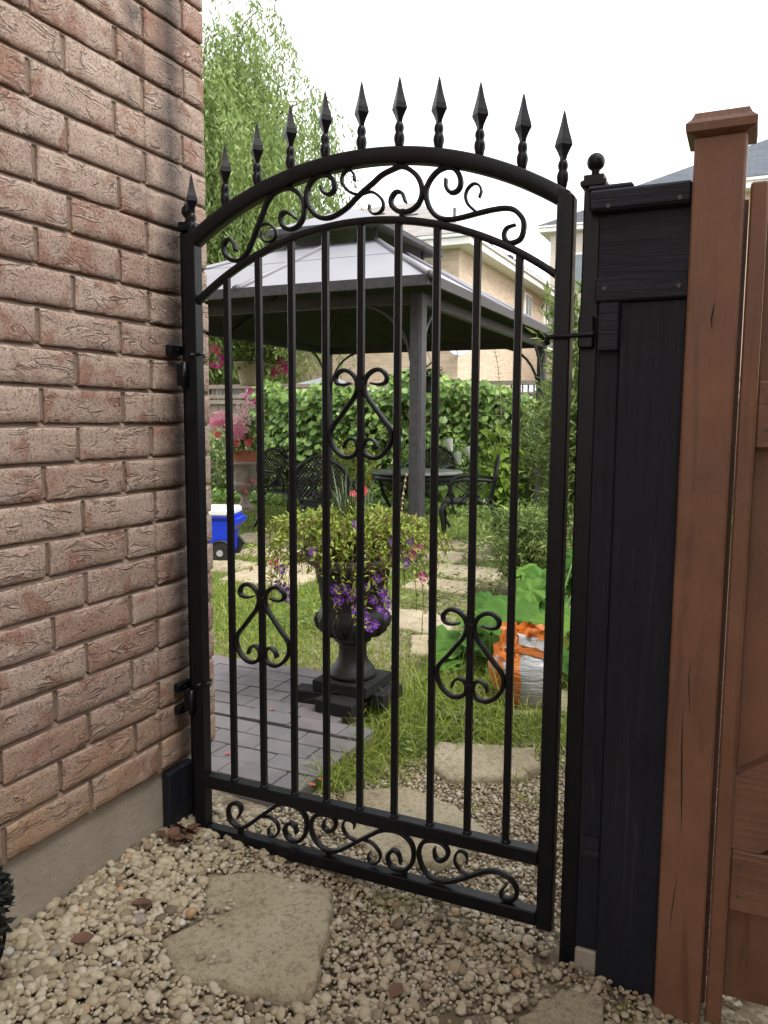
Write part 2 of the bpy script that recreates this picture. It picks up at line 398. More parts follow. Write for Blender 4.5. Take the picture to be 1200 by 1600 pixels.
def mat_shingle(name, c):
    t = NT(name); v = t.coord('Object', (1, 1, 1))
    br = t.n('TexBrick'); br.inputs['Scale'].default_value = 1.0; br.inputs['Mortar Size'].default_value = .008; br.inputs['Brick Width'].default_value = .32; br.inputs['Row Height'].default_value = .14
    mp = t.n('TexCoord'); t.l(mp.outputs['UV'], br.inputs['Vector'])
    br.inputs['Color1'].default_value = (*[x * .8 for x in c], 1); br.inputs['Color2'].default_value = (*[x * 1.2 for x in c], 1); br.inputs['Mortar'].default_value = (*[x * .5 for x in c], 1)
    t.color(t.mix(t.math('MULTIPLY', t.noise(t.world(), 30, 3), .5), br.outputs[0], c)).rough(.95).spec(.2); return t.m

def mat_brickwall(name, c, mort, course=.085, length=.25):
    t = NT(name); mp = t.n('TexCoord')
    br = t.n('TexBrick'); br.inputs['Scale'].default_value = 1.0; br.inputs['Mortar Size'].default_value = .007; br.inputs['Brick Width'].default_value = length; br.inputs['Row Height'].default_value = course
    t.l(mp.outputs['UV'], br.inputs['Vector'])
    br.inputs['Color1'].default_value = (*[x * .85 for x in c], 1); br.inputs['Color2'].default_value = (*[x * 1.15 for x in c], 1); br.inputs['Mortar'].default_value = (*mort, 1)
    t.color(t.mix(t.math('MULTIPLY', t.noise(t.world(), 14, 4), .4), br.outputs[0], c)).rough(.93).spec(.2); t.bump(br.outputs['Fac'], -.006); return t.m

def uv_box(me, su=1.0):
    """planar uv in metres: u along the horizontal of each face, v up the face"""
    uv = me.uv_layers.new(name='UVMap')
    for p in me.polygons:
        n = p.normal
        if abs(n.z) > .98: U = Vector((1, 0, 0)); Vv = Vector((0, 1, 0))
        else: U = Vector((-n.y, n.x, 0)).normalized(); Vv = n.cross(U).normalized()
        for li in p.loop_indices:
            co = me.vertices[me.loops[li].vertex_index].co; uv.data[li].uv = (co.dot(U), co.dot(Vv))

M = {}
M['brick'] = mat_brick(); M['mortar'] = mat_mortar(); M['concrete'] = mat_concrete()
M['iron'] = mat_metal('black_iron', (.0036, .0040, .0062), .36)
M['castiron'] = mat_metal('cast_iron', (.014, .015, .016), .42)
M['steel'] = mat_plain('zinc', (.35, .35, .36), .35, .2, 30)
M['blackwood'] = mat_paint_wood('black_painted_wood', (.0125, .0140, .0200), 'Z', .55, (.06, .06, .065))
M['blackwoodx'] = mat_paint_wood('black_painted_rail', (.0165, .0175, .0250), 'X', .55, (.06, .06, .065))
M['brown'] = mat_paint_wood('brown_painted_wood', (.20, .097, .056), 'Z', .5)
M['brownx'] = mat_paint_wood('brown_painted_rail', (.188, .092, .054), 'X', .5)
M['flag'] = mat_flag(); M['pebble'] = mat_pebble(); M['ground'] = mat_ground(); M['paver'] = mat_paver()
M['grass'] = mat_leaf('grass_blades', [(0, (.12, .165, .022)), (.35, (.235, .33, .045)), (.7, (.33, .42, .07)), (.92, (.41, .43, .13)), (1, (.46, .40, .2))], .55, .4)
M['willow'] = mat_leaf('willow_leaves', [(0, (.11, .165, .045)), (.5, (.19, .265, .075)), (1, (.29, .36, .12))], .5, .45)
M['vine'] = mat_leaf('vine_leaves', [(0, (.06, .115, .026)), (.45, (.14, .235, .055)), (.8, (.24, .36, .085)), (1, (.36, .48, .12))], .42, .3)
M['fern'] = mat_leaf('fern_leaves', [(0, (.075, .12, .035)), (.6, (.155, .225, .06)), (1, (.27, .34, .10))], .55, .35)
M['petunia'] = mat_leaf('petunia_leaves', [(0, (.12, .19, .03)), (.4, (.28, .38, .06)), (.75, (.46, .53, .11)), (.9, (.46, .38, .13)), (1, (.28, .16, .07))], .55, .35)
M['lime'] = mat_leaf('lime_leaves', [(0, (.14, .22, .03)), (.5, (.24, .36, .05)), (1, (.36, .48, .09))], .5, .4)
M['bark'] = mat_plain('bark', (.12, .09, .065), .95, .4, 12, .01)
M['drystem'] = mat_plain('dry_stem', (.17, .095, .045), .85, .35, 20)
M['greenstem'] = mat_plain('green_stem', (.10, .15, .05), .6, .3, 20)

# ================================================================== SETTING: ground
def sstep(a, b, x):
    t = np.clip((np.asarray(x, float) - a) / (b - a), 0, 1); return t * t * (3 - 2 * t)

def gh(x, y):
    """height of the ground: rises to the house wall in the side passage, level in the garden"""
    x = np.asarray(x, float); y = np.asarray(y, float)
    fore = .035 - .1 * np.clip(x, -.1, 1.45); t = sstep(.1, .8, y)
    return fore * (1 - t) + (-.05) * t

gx = np.concatenate([np.linspace(-150, -12, 12), np.linspace(-11, -1.2, 26), np.linspace(-1, 2.4, 60), np.linspace(2.8, 10, 14), np.linspace(12, 150, 12)])
gy = np.concatenate([np.linspace(-60, -4, 8), np.linspace(-3.2, 3, 90), np.linspace(3.3, 12, 30), np.linspace(14, 250, 14)])
GX, GY = np.meshgrid(gx, gy)
near = (np.abs(GX - .5) < 4) & (np.abs(GY - 1) < 5)
GZ = gh(GX, GY) + np.where(near, (np.sin(GX * 9.1 + GY * 3.3) + np.sin(GX * 5.3 - GY * 7.7)) * .002, 0) - .006
nx_, ny_ = len(gx), len(gy); ii = np.arange(ny_ - 1)[:, None] * nx_ + np.arange(nx_ - 1)[None, :]; ii = ii.ravel()[:, None]
ground = put('ground', np_mesh('ground', np.stack([GX, GY, GZ], -1).reshape(-1, 3), [ii + np.array([[0, 1, nx_ + 1, nx_]])], M['ground'], smooth=True))
tag(ground, kind='structure')

# ------------------------------------------------------------------ brick house on the left
WX, Y_END = -.05, .158                                 # wall face, end corner
Z0, CH, BL, JT, VJ = .218, .0852, .25, .0105, .0145
house = thing('brick_house', 'pinkish tan rough brick house wall on a concrete footing beside the iron gate', 'house', (WX, Y_END, 0))
HO = Vector((WX, Y_END, 0))

def brick_variant(L, H, seed):
    """front face towards +x, slightly pillowed and chipped along its edges"""
    rnd = random.Random(seed); V = []; off = rnd.random() * 50
    us = [0, .003 / L] + [i / 9 for i in range(1, 9)] + [1 - .003 / L, 1]; ws_ = [0, .003 / H, .3, .55, .78, 1 - .003 / H, 1]; ny, nz = len(us), len(ws_)
    for j in range(nz):
        for i in range(ny):
            u, w = us[i], ws_[j]; y = (u - .5) * L; z = (w - .5) * H
            edge = min(u, 1 - u) * L; edge2 = min(w, 1 - w) * H; e = min(edge, edge2)
            h = mnoise.noise(Vector((y * 22 + off, z * 30, off))) * .0022
            if e < .001:
                h -= .0012 + rnd.random() * .0022
                y += (rnd.random() - .5) * .0022 * (1 if edge < .001 else 0); z += (rnd.random() - .5) * .0026 * (1 if edge2 < .001 else 0)
            V.append((h, y, z))
    F = [(j * ny + i, j * ny + i + 1, (j + 1) * ny + i + 1, (j + 1) * ny + i) for j in range(nz - 1) for i in range(ny - 1)]
    ring = [i for i in range(ny)] + [j * ny + ny - 1 for j in range(1, nz)] + [(nz - 1) * ny + i for i in range(ny - 2, -1, -1)] + [j * ny for j in range(nz - 2, 0, -1)]
    n0 = len(V); V += [(-.06, V[k][1], V[k][2]) for k in ring]; n = len(ring)
    inner = [(0 < i < ny - 2) and (0 < j < nz - 2) for j in range(nz - 1) for i in range(ny - 1)]
    F += [(ring[k], n0 + k, n0 + (k + 1) % n, ring[(k + 1) % n]) for k in range(n)]
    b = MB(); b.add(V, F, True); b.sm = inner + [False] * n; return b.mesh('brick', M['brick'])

stretchers = [brick_variant(BL - VJ, CH - JT, s) for s in range(20)]
headers = {}
def header(L, s):
    k = (round(L, 3), s % 4)
    if k not in headers: headers[k] = brick_variant(L, CH - JT, 100 + s % 4)
    return headers[k]
brnd = random.Random(3); Y_LOW = -1.45; WALL_TOP = 5.4; NCOURSE = 33
for k in range(NCOURSE):
    zc = Z0 + k * CH + CH / 2; base = (-.436 if k % 2 else -.336) + brnd.uniform(-.006, .006)
    edges = [base + BL * n for n in range(-4, 4)]; edges = [e for e in edges if Y_LOW < e < Y_END - .05] + [Y_END + VJ / 2]
    for a, b in zip(edges[:-1], edges[1:]):
        L = b - a - VJ; ss = brnd.randrange(1000)
        me = stretchers[ss % 20] if abs(L - (BL - VJ)) < .007 else header(L, ss)
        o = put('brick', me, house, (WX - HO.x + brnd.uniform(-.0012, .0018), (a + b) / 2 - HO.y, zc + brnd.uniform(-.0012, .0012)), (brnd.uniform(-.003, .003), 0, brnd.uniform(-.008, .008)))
# mortar bed behind the bricks (its face sits 7 mm back), core of the house, footing
y0 = Y_LOW - .2
b = MB(); ya, yb_ = Y_LOW - .2 - HO.y, -.004; prof = [(-.1, Z0 - .004)]
for k in range(NCOURSE + 1):
    zb_ = Z0 + k * CH; prof += [(-.0078, zb_ - JT / 2 - .004), (-.0046, zb_ - JT / 2 + .0005), (-.0125, zb_ + JT / 2 + .001), (-.0078, zb_ + JT / 2 + .006)] if k else [(-.006, Z0 - .004)]
prof += [(-.1, Z0 + NCOURSE * CH + .008)]; n = len(prof)
b.add([(p[0], ya, p[1]) for p in prof] + [(p[0], yb_, p[1]) for p in prof], [(i, (i + 1) % n, n + (i + 1) % n, n + i) for i in range(n)] + [tuple(range(n)), tuple(range(2 * n - 1, n - 1, -1))]); b.build('mortar_bed', M['mortar'], house)
M['house_brick'] = mat_brickwall('house_brick_far', (.44, .30, .225), (.40, .31, .24))
b = MB(); b.box((-8.0, -9.0, Z0), (-.101, -.10, WALL_TOP)); b.box((-.101, -9.0, Z0 + NCOURSE * CH + .010), (-.0005, -.0005, WALL_TOP)); b.box((-.1012, -9.0, Z0), (-.0005, Y_LOW - HO.y - .26, Z0 + NCOURSE * CH))
b.box((-8.0, -.0995, Z0), (-.0705, -.003, Z0 + NCOURSE * CH + .001))
me = b.mesh('upper_wall', M['house_brick'], (0, 0, 0)); uv_box(me); put('upper_wall', me, house)
b = MB(); b.box((-8.02, -9.0, -.4), (-.016, -.018, Z0 - .0055), .004); b.build('foundation', M['concrete'], house)
b = MB(); b.box((-8.3, -9.3, WALL_TOP + .002), (.38, .38, WALL_TOP + .2), .01); b.build('eave', mat_plain('eave_white', (.7, .69, .66), .6), house)
b = MB(); b.add([(-8.3, .38, WALL_TOP + .2), (.38, .38, WALL_TOP + .2), (.38, -9.3, WALL_TOP + .2), (-8.3, -9.3, WALL_TOP + .2), (-4, -4.2, WALL_TOP + 2.6), (-4, -4.8, WALL_TOP + 2.6)], [(0, 1, 4), (1, 2, 5, 4), (2, 3, 5), (3, 0, 4, 5)])
M['shingle_dark'] = mat_shingle('dark_shingle', (.075, .078, .085)); me = b.mesh('roof', M['shingle_dark']); uv_box(me); put('roof', me, house)

# ------------------------------------------------------------------ posts of the gate
def ball_post(name, label, x, y, z0, ztop, w, br=.011):
    t = thing(name, label, 'post', (x, y, z0))
    b = MB(); b.box((-w, -w, 0), (w, w, ztop - z0), .003); p = b.build('post', M['iron'], t)
    b = MB(); b.lathe([(w * 1.05, 0), (w * 1.9, .004), (w * 1.95, .012), (w * 1.5, .017), (w * 1.5, .026), (w * .9, .028)], (0, 0, ztop - z0), 4, False, rot=math.pi / 4); b.build('cap', M['iron'], t)
    z = ztop - z0 + .028
    prof = [(.010, -.002), (.008, .006), (.009, .010)] + [(.0185 * math.sin(a), .027 - .0185 * math.cos(a)) for a in np.linspace(.5, math.pi, 9)]
    b = MB(); b.lathe(prof, (0, 0, z), 16); b.build('ball_finial', M['iron'], t)
    return t
hp = ball_post('hinge_post', 'black square steel hinge post with ball top fixed to the brick wall', -.012, .030, .0, 1.655, .018)
lp = ball_post('latch_post', 'black square steel latch post with ball top at the black wooden fence', 1.038, .0185, -.09, 1.648, .019)
# wall lugs of the hinge post and a black board standing in for the shaded recess under the brick edge
for z in (1.352, .435, .372):
    b = MB(); b.box((-.0375, -.06, z - .012), (-.0185, -.001, z + .012), .002); b.lathe([(.006, 0), (.006, .004), (.003, .006)], (-.019, -.035, z - .003), 6, False); b.build('wall_lug', M['iron'], hp)
b = MB(); b.box((-.053, -.1, -.06), (-.0265, .012, .205), .003); b.build('recess_shade', M['blackwood'], hp)

# ------------------------------------------------------------------ the iron gate (plane y = 0, bottom left corner at the origin)
gate = thing('iron_gate', 'black wrought iron garden gate with arched spear top, scrolls and heart motifs', 'gate', (0, 0, 0))
T = .018
for (xa, xb, zb_, za_, zc_) in ((.003, .039, .004, 1.636, 1.655), (.967, 1.003, .008, 1.655, 1.634)):
    b = MB(); b.box((xa, -T, zb_), (xb, T, 1.6), .003)
    b.v = [(v[0], v[1], v[2] if v[2] < 1.0 else v[2] - 1.6 + za_ + (zc_ - za_) * (v[0] - xa) / (xb - xa)) for v in b.v]; b.build('stile', M['iron'], gate)
b = MB(); b.box((.0392, -T + .001, .160), (.9668, T - .001, .195), .003); b.build('mid_rail', M['iron'], gate)
b = MB(); b.box((.0392, -T + .001, .013), (.9668, T - .001, .047), .003); b.build('bottom_rail', M['iron'], gate)
AX, AZ, AR = .509, .901, .869
def arc(cx, cz, r, x0, x1, n=56):
    a0 = math.acos((x0 - cx) / r); a1 = math.acos((x1 - cx) / r)
    return [(cx + r * math.cos(a0 + (a1 - a0) * i / n), cz + r * math.sin(a0 + (a1 - a0) * i / n)) for i in range(n + 1)]
b = MB(); b.sweep_xz(arc(AX, AZ, AR, .022, .984), .0172, T - .0006, 0, .16); b.build('top_arch', M['iron'], gate)
IX, IZ, IR = .505, .853, .777
b = MB(); b.sweep_xz(arc(IX, IZ, IR, .030, .974), .0078, .009, 0, .2); b.build('inner_arch', M['iron'], gate)
PX = [.127 + .0950 * i for i in range(9)]
def arch_z(x): return IZ + math.sqrt(IR * IR - (x - IX) ** 2)
for x in PX:
    b = MB(); b.box((x - .0078, -.0078, .194), (x + .0078, .0078, arch_z(x) - .004), .0018); b.build('picket', M['iron'], gate)
# spear finials
def finial_mesh():
    b = MB()
    b.lathe([(.0085, -.012), (.0112, 0), (.0135, .008), (.0142, .015), (.0128, .022), (.0098, .0275), (.0118, .033), (.0122, .038), (.0108, .044), (.0078, .049)], (0, 0, 0), 16)
    n = 4; prof = [(.0075, .0475), (.0095, .056), (.0145, .066), (.0215, .0775), (.0185, .089), (.0125, .106), (.0078, .122), (.0042, .137), (.0012, .1465)]
    b.lathe(prof, (0, 0, 0), 4, False)
    return b.mesh('spear_finial', M['iron'])
fm = finial_mesh()
for x in [.022] + PX + [.974]:
    zt = AZ + math.sqrt((AR + .0172) ** 2 - (x - AX) ** 2)
    put('spear_finial', fm, gate, (x, 0, zt + .006), scale=(.88, .88, 1))
# scrollwork, traced in the plane of the gate (metres)
SC = {
 't1':[(0.156,1.590),(0.152,1.609),(0.139,1.621),(0.126,1.617),(0.119,1.601),(0.125,1.584),(0.143,1.570),(0.169,1.568),(0.189,1.583),(0.205,1.609),(0.220,1.640),(0.236,1.671),(0.251,1.700),(0.271,1.718),(0.297,1.726),(0.319,1.724),(0.340,1.710),(0.353,1.691),(0.355,1.669),(0.349,1.648),(0.335,1.634),(0.316,1.629),(0.299,1.635),(0.289,1.650),(0.291,1.666),(0.302,1.671),(0.316,1.665),(0.332,1.653)],
 't1a':[(0.224,1.644),(0.240,1.648),(0.255,1.647),(0.270,1.636),(0.276,1.623),(0.271,1.611),(0.258,1.605),(0.242,1.608),(0.234,1.621),(0.237,1.633)],
 't2':[(0.402,1.720),(0.405,1.708),(0.422,1.699),(0.436,1.709),(0.436,1.726),(0.425,1.739),(0.408,1.746),(0.385,1.741),(0.367,1.724),(0.361,1.700),(0.370,1.675),(0.390,1.653),(0.416,1.646),(0.442,1.651),(0.470,1.665),(0.492,1.682),(0.514,1.698),(0.536,1.712),(0.560,1.728),(0.587,1.737),(0.606,1.741),(0.625,1.734),(0.647,1.715),(0.658,1.692),(0.658,1.670),(0.647,1.651),(0.626,1.641),(0.601,1.644),(0.585,1.658),(0.583,1.672),(0.594,1.686),(0.610,1.683),(0.619,1.661)],
 't2a':[(0.489,1.722),(0.489,1.734),(0.481,1.746),(0.470,1.748),(0.459,1.740),(0.457,1.724),(0.467,1.708),(0.481,1.697),(0.500,1.691)],
 't2b':[(0.508,1.691),(0.531,1.694),(0.549,1.685),(0.562,1.670),(0.562,1.653),(0.550,1.644),(0.536,1.645),(0.528,1.654),(0.529,1.666)],
 't3':[(0.716,1.702),(0.716,1.685),(0.727,1.671),(0.741,1.672),(0.750,1.684),(0.748,1.703),(0.735,1.721),(0.717,1.726),(0.696,1.720),(0.678,1.703),(0.669,1.682),(0.671,1.660),(0.682,1.637),(0.700,1.620),(0.724,1.614),(0.751,1.615),(0.792,1.621),(0.827,1.625),(0.855,1.625),(0.875,1.618),(0.892,1.598),(0.894,1.577),(0.888,1.559),(0.874,1.552),(0.860,1.553),(0.851,1.567),(0.856,1.583),(0.876,1.589)],
 't3a':[(0.793,1.653),(0.798,1.668),(0.791,1.681),(0.779,1.684),(0.766,1.674),(0.762,1.659),(0.768,1.642),(0.789,1.622)],
 'b1':[(0.138,0.090),(0.148,0.111),(0.142,0.126),(0.124,0.127),(0.108,0.113),(0.106,0.089),(0.118,0.070),(0.144,0.061),(0.172,0.076),(0.206,0.105),(0.237,0.130),(0.267,0.154),(0.294,0.160),(0.323,0.158),(0.345,0.145),(0.353,0.120),(0.348,0.089),(0.332,0.068),(0.309,0.061),(0.290,0.073),(0.287,0.093),(0.300,0.108),(0.316,0.106),(0.323,0.085)],
 'b1a':[(0.214,0.108),(0.240,0.111),(0.260,0.102),(0.267,0.083),(0.260,0.066),(0.246,0.059),(0.235,0.066),(0.236,0.082)],
 'b2':[(0.406,0.141),(0.403,0.122),(0.418,0.113),(0.434,0.123),(0.439,0.142),(0.428,0.155),(0.403,0.156),(0.378,0.146),(0.366,0.120),(0.371,0.092),(0.390,0.070),(0.418,0.059),(0.446,0.067),(0.477,0.087),(0.507,0.109),(0.537,0.130),(0.567,0.149),(0.596,0.156),(0.625,0.153),(0.648,0.136),(0.656,0.111),(0.651,0.081),(0.631,0.060),(0.608,0.057),(0.591,0.066),(0.586,0.085),(0.599,0.104),(0.614,0.100),(0.623,0.077)],
 'b2a':[(0.492,0.137),(0.492,0.151),(0.480,0.156),(0.465,0.152),(0.459,0.135),(0.468,0.117),(0.486,0.107),(0.507,0.107)],
 'b2b':[(0.518,0.114),(0.543,0.109),(0.561,0.093),(0.566,0.077),(0.555,0.059),(0.540,0.057),(0.531,0.069),(0.536,0.084)],
 'b3':[(0.710,0.137),(0.712,0.116),(0.725,0.107),(0.742,0.120),(0.745,0.137),(0.731,0.153),(0.705,0.155),(0.681,0.145),(0.670,0.119),(0.674,0.093),(0.686,0.070),(0.709,0.057),(0.739,0.057),(0.772,0.070),(0.804,0.088),(0.835,0.106),(0.866,0.115),(0.894,0.109),(0.913,0.092),(0.917,0.071),(0.908,0.056),(0.893,0.053),(0.880,0.058),(0.880,0.071),(0.893,0.090)],
 'b3a':[(0.793,0.116),(0.793,0.136),(0.780,0.145),(0.767,0.136),(0.763,0.115),(0.774,0.098),(0.794,0.090),(0.810,0.091)],
}
HEART = [(0.480,1.258),(0.461,1.254),(0.444,1.258),(0.439,1.270),(0.446,1.282),(0.459,1.289),(0.476,1.286),(0.491,1.274),(0.498,1.259),(0.497,1.241),(0.489,1.223),(0.472,1.202),(0.452,1.177),(0.433,1.155),(0.426,1.137),(0.429,1.115),(0.442,1.095),(0.463,1.081),(0.484,1.082),(0.498,1.094),(0.500,1.111),(0.491,1.124),(0.478,1.125),(0.467,1.115),(0.464,1.102)]
def scroll_bar(mb, pts, hi, hy, tip0=True, tip1=True, y=0.0):
    P = smooth_path(pts, .005); m = len(P); a = []; h = []
    for i in range(m):
        d = 1.0
        if tip0: d = min(d, i / 8.0)
        if tip1: d = min(d, (m - 1 - i) / 8.0)
        a.append(hi * (.45 + .55 * d)); h.append(hy * (1.18 - .18 * d))
    mb.sweep_xz(P, a, h, y, .38)
def curl_of(key, hi=.0031):
    b = MB(); first = key in ('t1a', 't2b', 'b1a', 'b2b')
    scroll_bar(b, SC[key], hi, .0066, not first, first); return b
for key, subs in (('t1', ['t1a']), ('t2', ['t2a', 't2b']), ('t3', ['t3a']), ('b1', ['b1a']), ('b2', ['b2a', 'b2b']), ('b3', ['b3a'])):
    b = MB(); scroll_bar(b, SC[key], .0052, .0082); s = b.build('scroll', M['iron'], gate)
    for q in subs: curl_of(q).build('curl', M['iron'], s)
# little collars that weld the scrolls to the frame
for (x, z) in ((.606, 1.7515), (.612, 1.6385), (.722, 1.7335), (.410, 1.7515), (.706, 1.6105), (.145, .054), (.418, .053), (.632, .053), (.6625, 1.681)):
    b = MB(); b.box((x - .0065, -.0072, z - .0085), (x + .0065, .0072, z + .0085), .001); b.build('weld', M['iron'], gate)
# hearts on three pickets
for px, dz in ((PX[4], 0.0), (PX[1], -.548), (PX[7], -.556)):
    h = bpy.data.objects.new('heart_motif', None); link(h); h.parent = gate; h.location = (px, 0, 1.18 + dz)
    for sgn in (1, -1):
        pts = [(sgn * (p[0] - .5075), p[1] - 1.18) for p in HEART]
        b = MB(); scroll_bar(b, pts, .0049, .0082); b.build('scroll', M['iron'], h)
    b = MB(); b.box((-.0105, -.0108, .058), (.0105, .0108, .082), .002); b.box((-.0105, -.0108, -.083), (.0105, .0108, -.064), .002); b.build('collar', M['iron'], h)
wb_ = MB(); wb_.lathe([(.0125, -.001), (.0122, .0015), (.0098, .0035), (.0082, .0055)], n=10); wme = wb_.mesh('weld', M['iron'])
for x in PX: put('weld', wme, gate, (x, 0, .1955))
# hinges and the latch bar
for z in (1.285, .402):
    b = MB(); b.tube([(.006, -.024, z - .034), (.006, -.024, z + .034)], .0085, 10); b.box((-.022, -.021, z - .028), (.006, -.0185, z + .028), .001); b.build('hinge', M['iron'], gate)
    b = MB(); b.tube([(.03, -.03, z + .05), (.03, .03, z + .05)], .0055, 8); b.lathe([(.009, 0), (.010, .003), (.006, .007)], (.045, -.004, z + .05), 8); b.build('hinge_bolt', M['iron'], gate)
b = MB(); b.tube(smooth_path([(.955, -.0255, 1.345), (.975, -.0265, 1.348), (1.0, -.0265, 1.3475), (1.03, -.026, 1.349), (1.055, -.024, 1.350)], .006), .0058, 8)
b.tube([(.958, -.0255, 1.352), (.956, -.024, 1.338), (.957, -.021, 1.332)], .006, 8); b.build('latch_bar', M['iron'], gate)
b = MB(); b.box((1.020, -.022, 1.322), (1.052, -.0008, 1.388), .003); b.build('latch_catch', M['iron'], lp).location = (-1.038, -.0185, .09)

# ------------------------------------------------------------------ black wooden fence panel beside the gate
bf = thing('black_fence', 'narrow black painted wooden fence panel between the iron gate and the brown post', 'fence', (1.145, .03, -.1))
BO = Vector((1.145, .03, -.1))
def part_box(name, m, par, O, a, bb, c=.003, **k):
    q = MB(); q.box((a[0] - O.x, a[1] - O.y, a[2] - O.z), (bb[0] - O.x, bb[1] - O.y, bb[2] - O.z), c); return q.build(name, m, par)
part_box('top_rail', M['blackwoodx'], bf, BO, (1.036, -.034, 1.593), (1.232, .05, 1.634), .005)
part_box('top_cap', M['blackwoodx'], bf, BO, (1.030, -.022, 1.6345), (1.120, .045, 1.646), .004)
part_box('board', M['blackwoodx'], bf, BO, (1.050, -.0005, 1.462), (1.234, .018, 1.5925), .002)
part_box('rail', M['blackwoodx'], bf, BO, (1.052, -.026, 1.414), (1.234, .018, 1.4615), .004)
part_box('plank', M['blackwood'], bf, BO, (1.050, .0015, -.018), (1.1015, .020, 1.4135), .002)
part_box('plank', M['blackwood'], bf, BO, (1.103, -.012, -.092), (1.232, .0125, 1.4135), .003)
part_box('block', M['blackwoodx'], bf, BO, (1.0605, -.024, 1.315), (1.1025, -.0005, 1.4132), .003)
part_box('footing', M['concrete'], bf, BO, (1.055, -.005, -.14), (1.104, .03, -.019), .004)
part_box('patch', M['blackwoodx'], bf, BO, (1.0605, -.0045, .205), (1.1005, -.0005, .250), .001)

# ------------------------------------------------------------------ brown post and brown wooden gate
bp = thing('brown_post', 'brown painted square wooden fence post with a sloping wooden cap', 'post', (1.279, -.005, -.2))
b = MB(); b.box((-.046, -.045, 0), (.046, .045, 1.905), .004); b.build('post', M['brown'], bp)
b = MB(); c4 = math.pi / 4
b.lathe([(.062, 0), (.086, .006), (.088, .020), (.074, .030), (.066, .042), (.020, .050)], (0, 0, 1.9055), 4, False, rot=c4); b.build('cap', M['brown'], bp)
q = MB(); q.box((.040, .028, .1), (.0532, .052, 1.80), .001); q.build('gap_blocker', M['brown'], bp)  # added strip blocking light through the gap beside the post
crack = mat_plain('crack', (.02, .012, .009), .95, .2)
for (x, za, zb, w) in ((-.012, .52, .80, .0016), (-.004, .78, .90, .0010), (-.016, .30, .44, .0009), (.004, 1.545, 1.60, .0016)):
    n = 12; pts = [(x + .004 * math.sin(3.1 * i / n + x * 900) + random.uniform(-.0006, .0006), za + (zb - za) * i / n) for i in range(n + 1)]
    V = []
    for i, (px_, pz_) in enumerate(pts):
        ww = w * math.sin(math.pi * (i + .25) / (n + .5)); V += [(px_ - ww, -.0454, pz_), (px_ + ww, -.0454, pz_)]
    q = MB(); q.add(V, [(2 * i, 2 * i + 1, 2 * i + 3, 2 * i + 2) for i in range(n)]); q.build('crack', crack, bp)
bg = thing('brown_gate', 'brown wooden gate with diagonal brace right of the brown post', 'gate', (1.345, 0, -.1)); GO = Vector((1.345, 0, -.1))
part_box('edge_board', M['brown'], bg, GO, (1.3345, -.032, -.088), (1.366, .02, 1.618), .004)
part_box('rail', M['brownx'], bg, GO, (1.3665, -.018, .165), (2.3, .02, .298), .004)
part_box('rail', M['brownx'], bg, GO, (1.3665, -.018, 1.12), (2.3, .02, 1.25), .004)
for i in range(7): part_box('board', M['brown'], bg, GO, (1.3665 + i * .134, .0205, -.052), (1.3665 + i * .134 + .1325, .040, 1.60 + (.0 if i % 2 else .004)), .002)
part_box('edge_board', M['brown'], bg, GO, (2.302, -.032, -.07), (2.392, .02, 1.618), .004)
ang = math.atan2(.82 - .0, .93); q = MB()
ca, sa = math.cos(ang), math.sin(ang); Lb = 1.10; hw = .060
pts = [(1.3672, .300), (1.420, .3005), (2.298, 1.03), (2.298, 1.1185), (2.235, 1.1185), (1.3672, .455)]
q.add([(p[0] - GO.x, -.0165, p[1] - GO.z) for p in pts] + [(p[0] - GO.x, .019, p[1] - GO.z) for p in pts], [(0, 1, 2, 3, 4, 5), (11, 10, 9, 8, 7, 6)] + [(i, 6 + i, 6 + (i + 1) % 6, (i + 1) % 6) for i in range(6)])
q.build('brace', M['brownx'], bg)
sb_ = MB(); sb_.tube([(0, -.0015, 0), (0, .002, 0)], .0042, 10, smooth=False); sme = sb_.mesh('screw', mat_plain('rusty_screw', (.10, .07, .055), .6, .3, 40))
for (x, z) in ((1.385, .20), (1.385, .265), (1.385, 1.155), (1.385, 1.215)): put('screw', sme, bg, (x - GO.x, -.0185, z - GO.z))
for (x, z) in ((1.075, 1.60), (1.21, 1.602), (1.072, 1.44), (1.215, 1.437)): put('screw', sme, bf, (x - BO.x, (-.0345 if z > 1.5 else -.0265) - BO.y, z - BO.z))
# ------------------------------------------------------------------ unseen neighbour's house, added right of the camera to shade the passage
nh = thing('shading_house', 'unseen brick house wall added beyond the passage for its shade, right of the brown gate', 'house', (2.9, -.35, 0))
b = MB(); b.box((0, -9, -.3), (7, 0, 5.2)); me = b.mesh('wall', M['house_brick']); uv_box(me); put('wall', me, nh)
b = MB(); b.box((-.3, -9.3, 5.202), (7.3, .3, 5.36), .01); b.add([(-.3, .3, 5.36), (7.3, .3, 5.36), (7.3, -9.3, 5.36), (-.3, -9.3, 5.36), (3.5, -4, 7.6), (3.5, -5, 7.6)], [(0, 1, 4), (1, 2, 5, 4), (2, 3, 5), (3, 0, 4, 5)])
me = b.mesh('roof', M['shingle_dark']); uv_box(me); put('roof', me, nh)

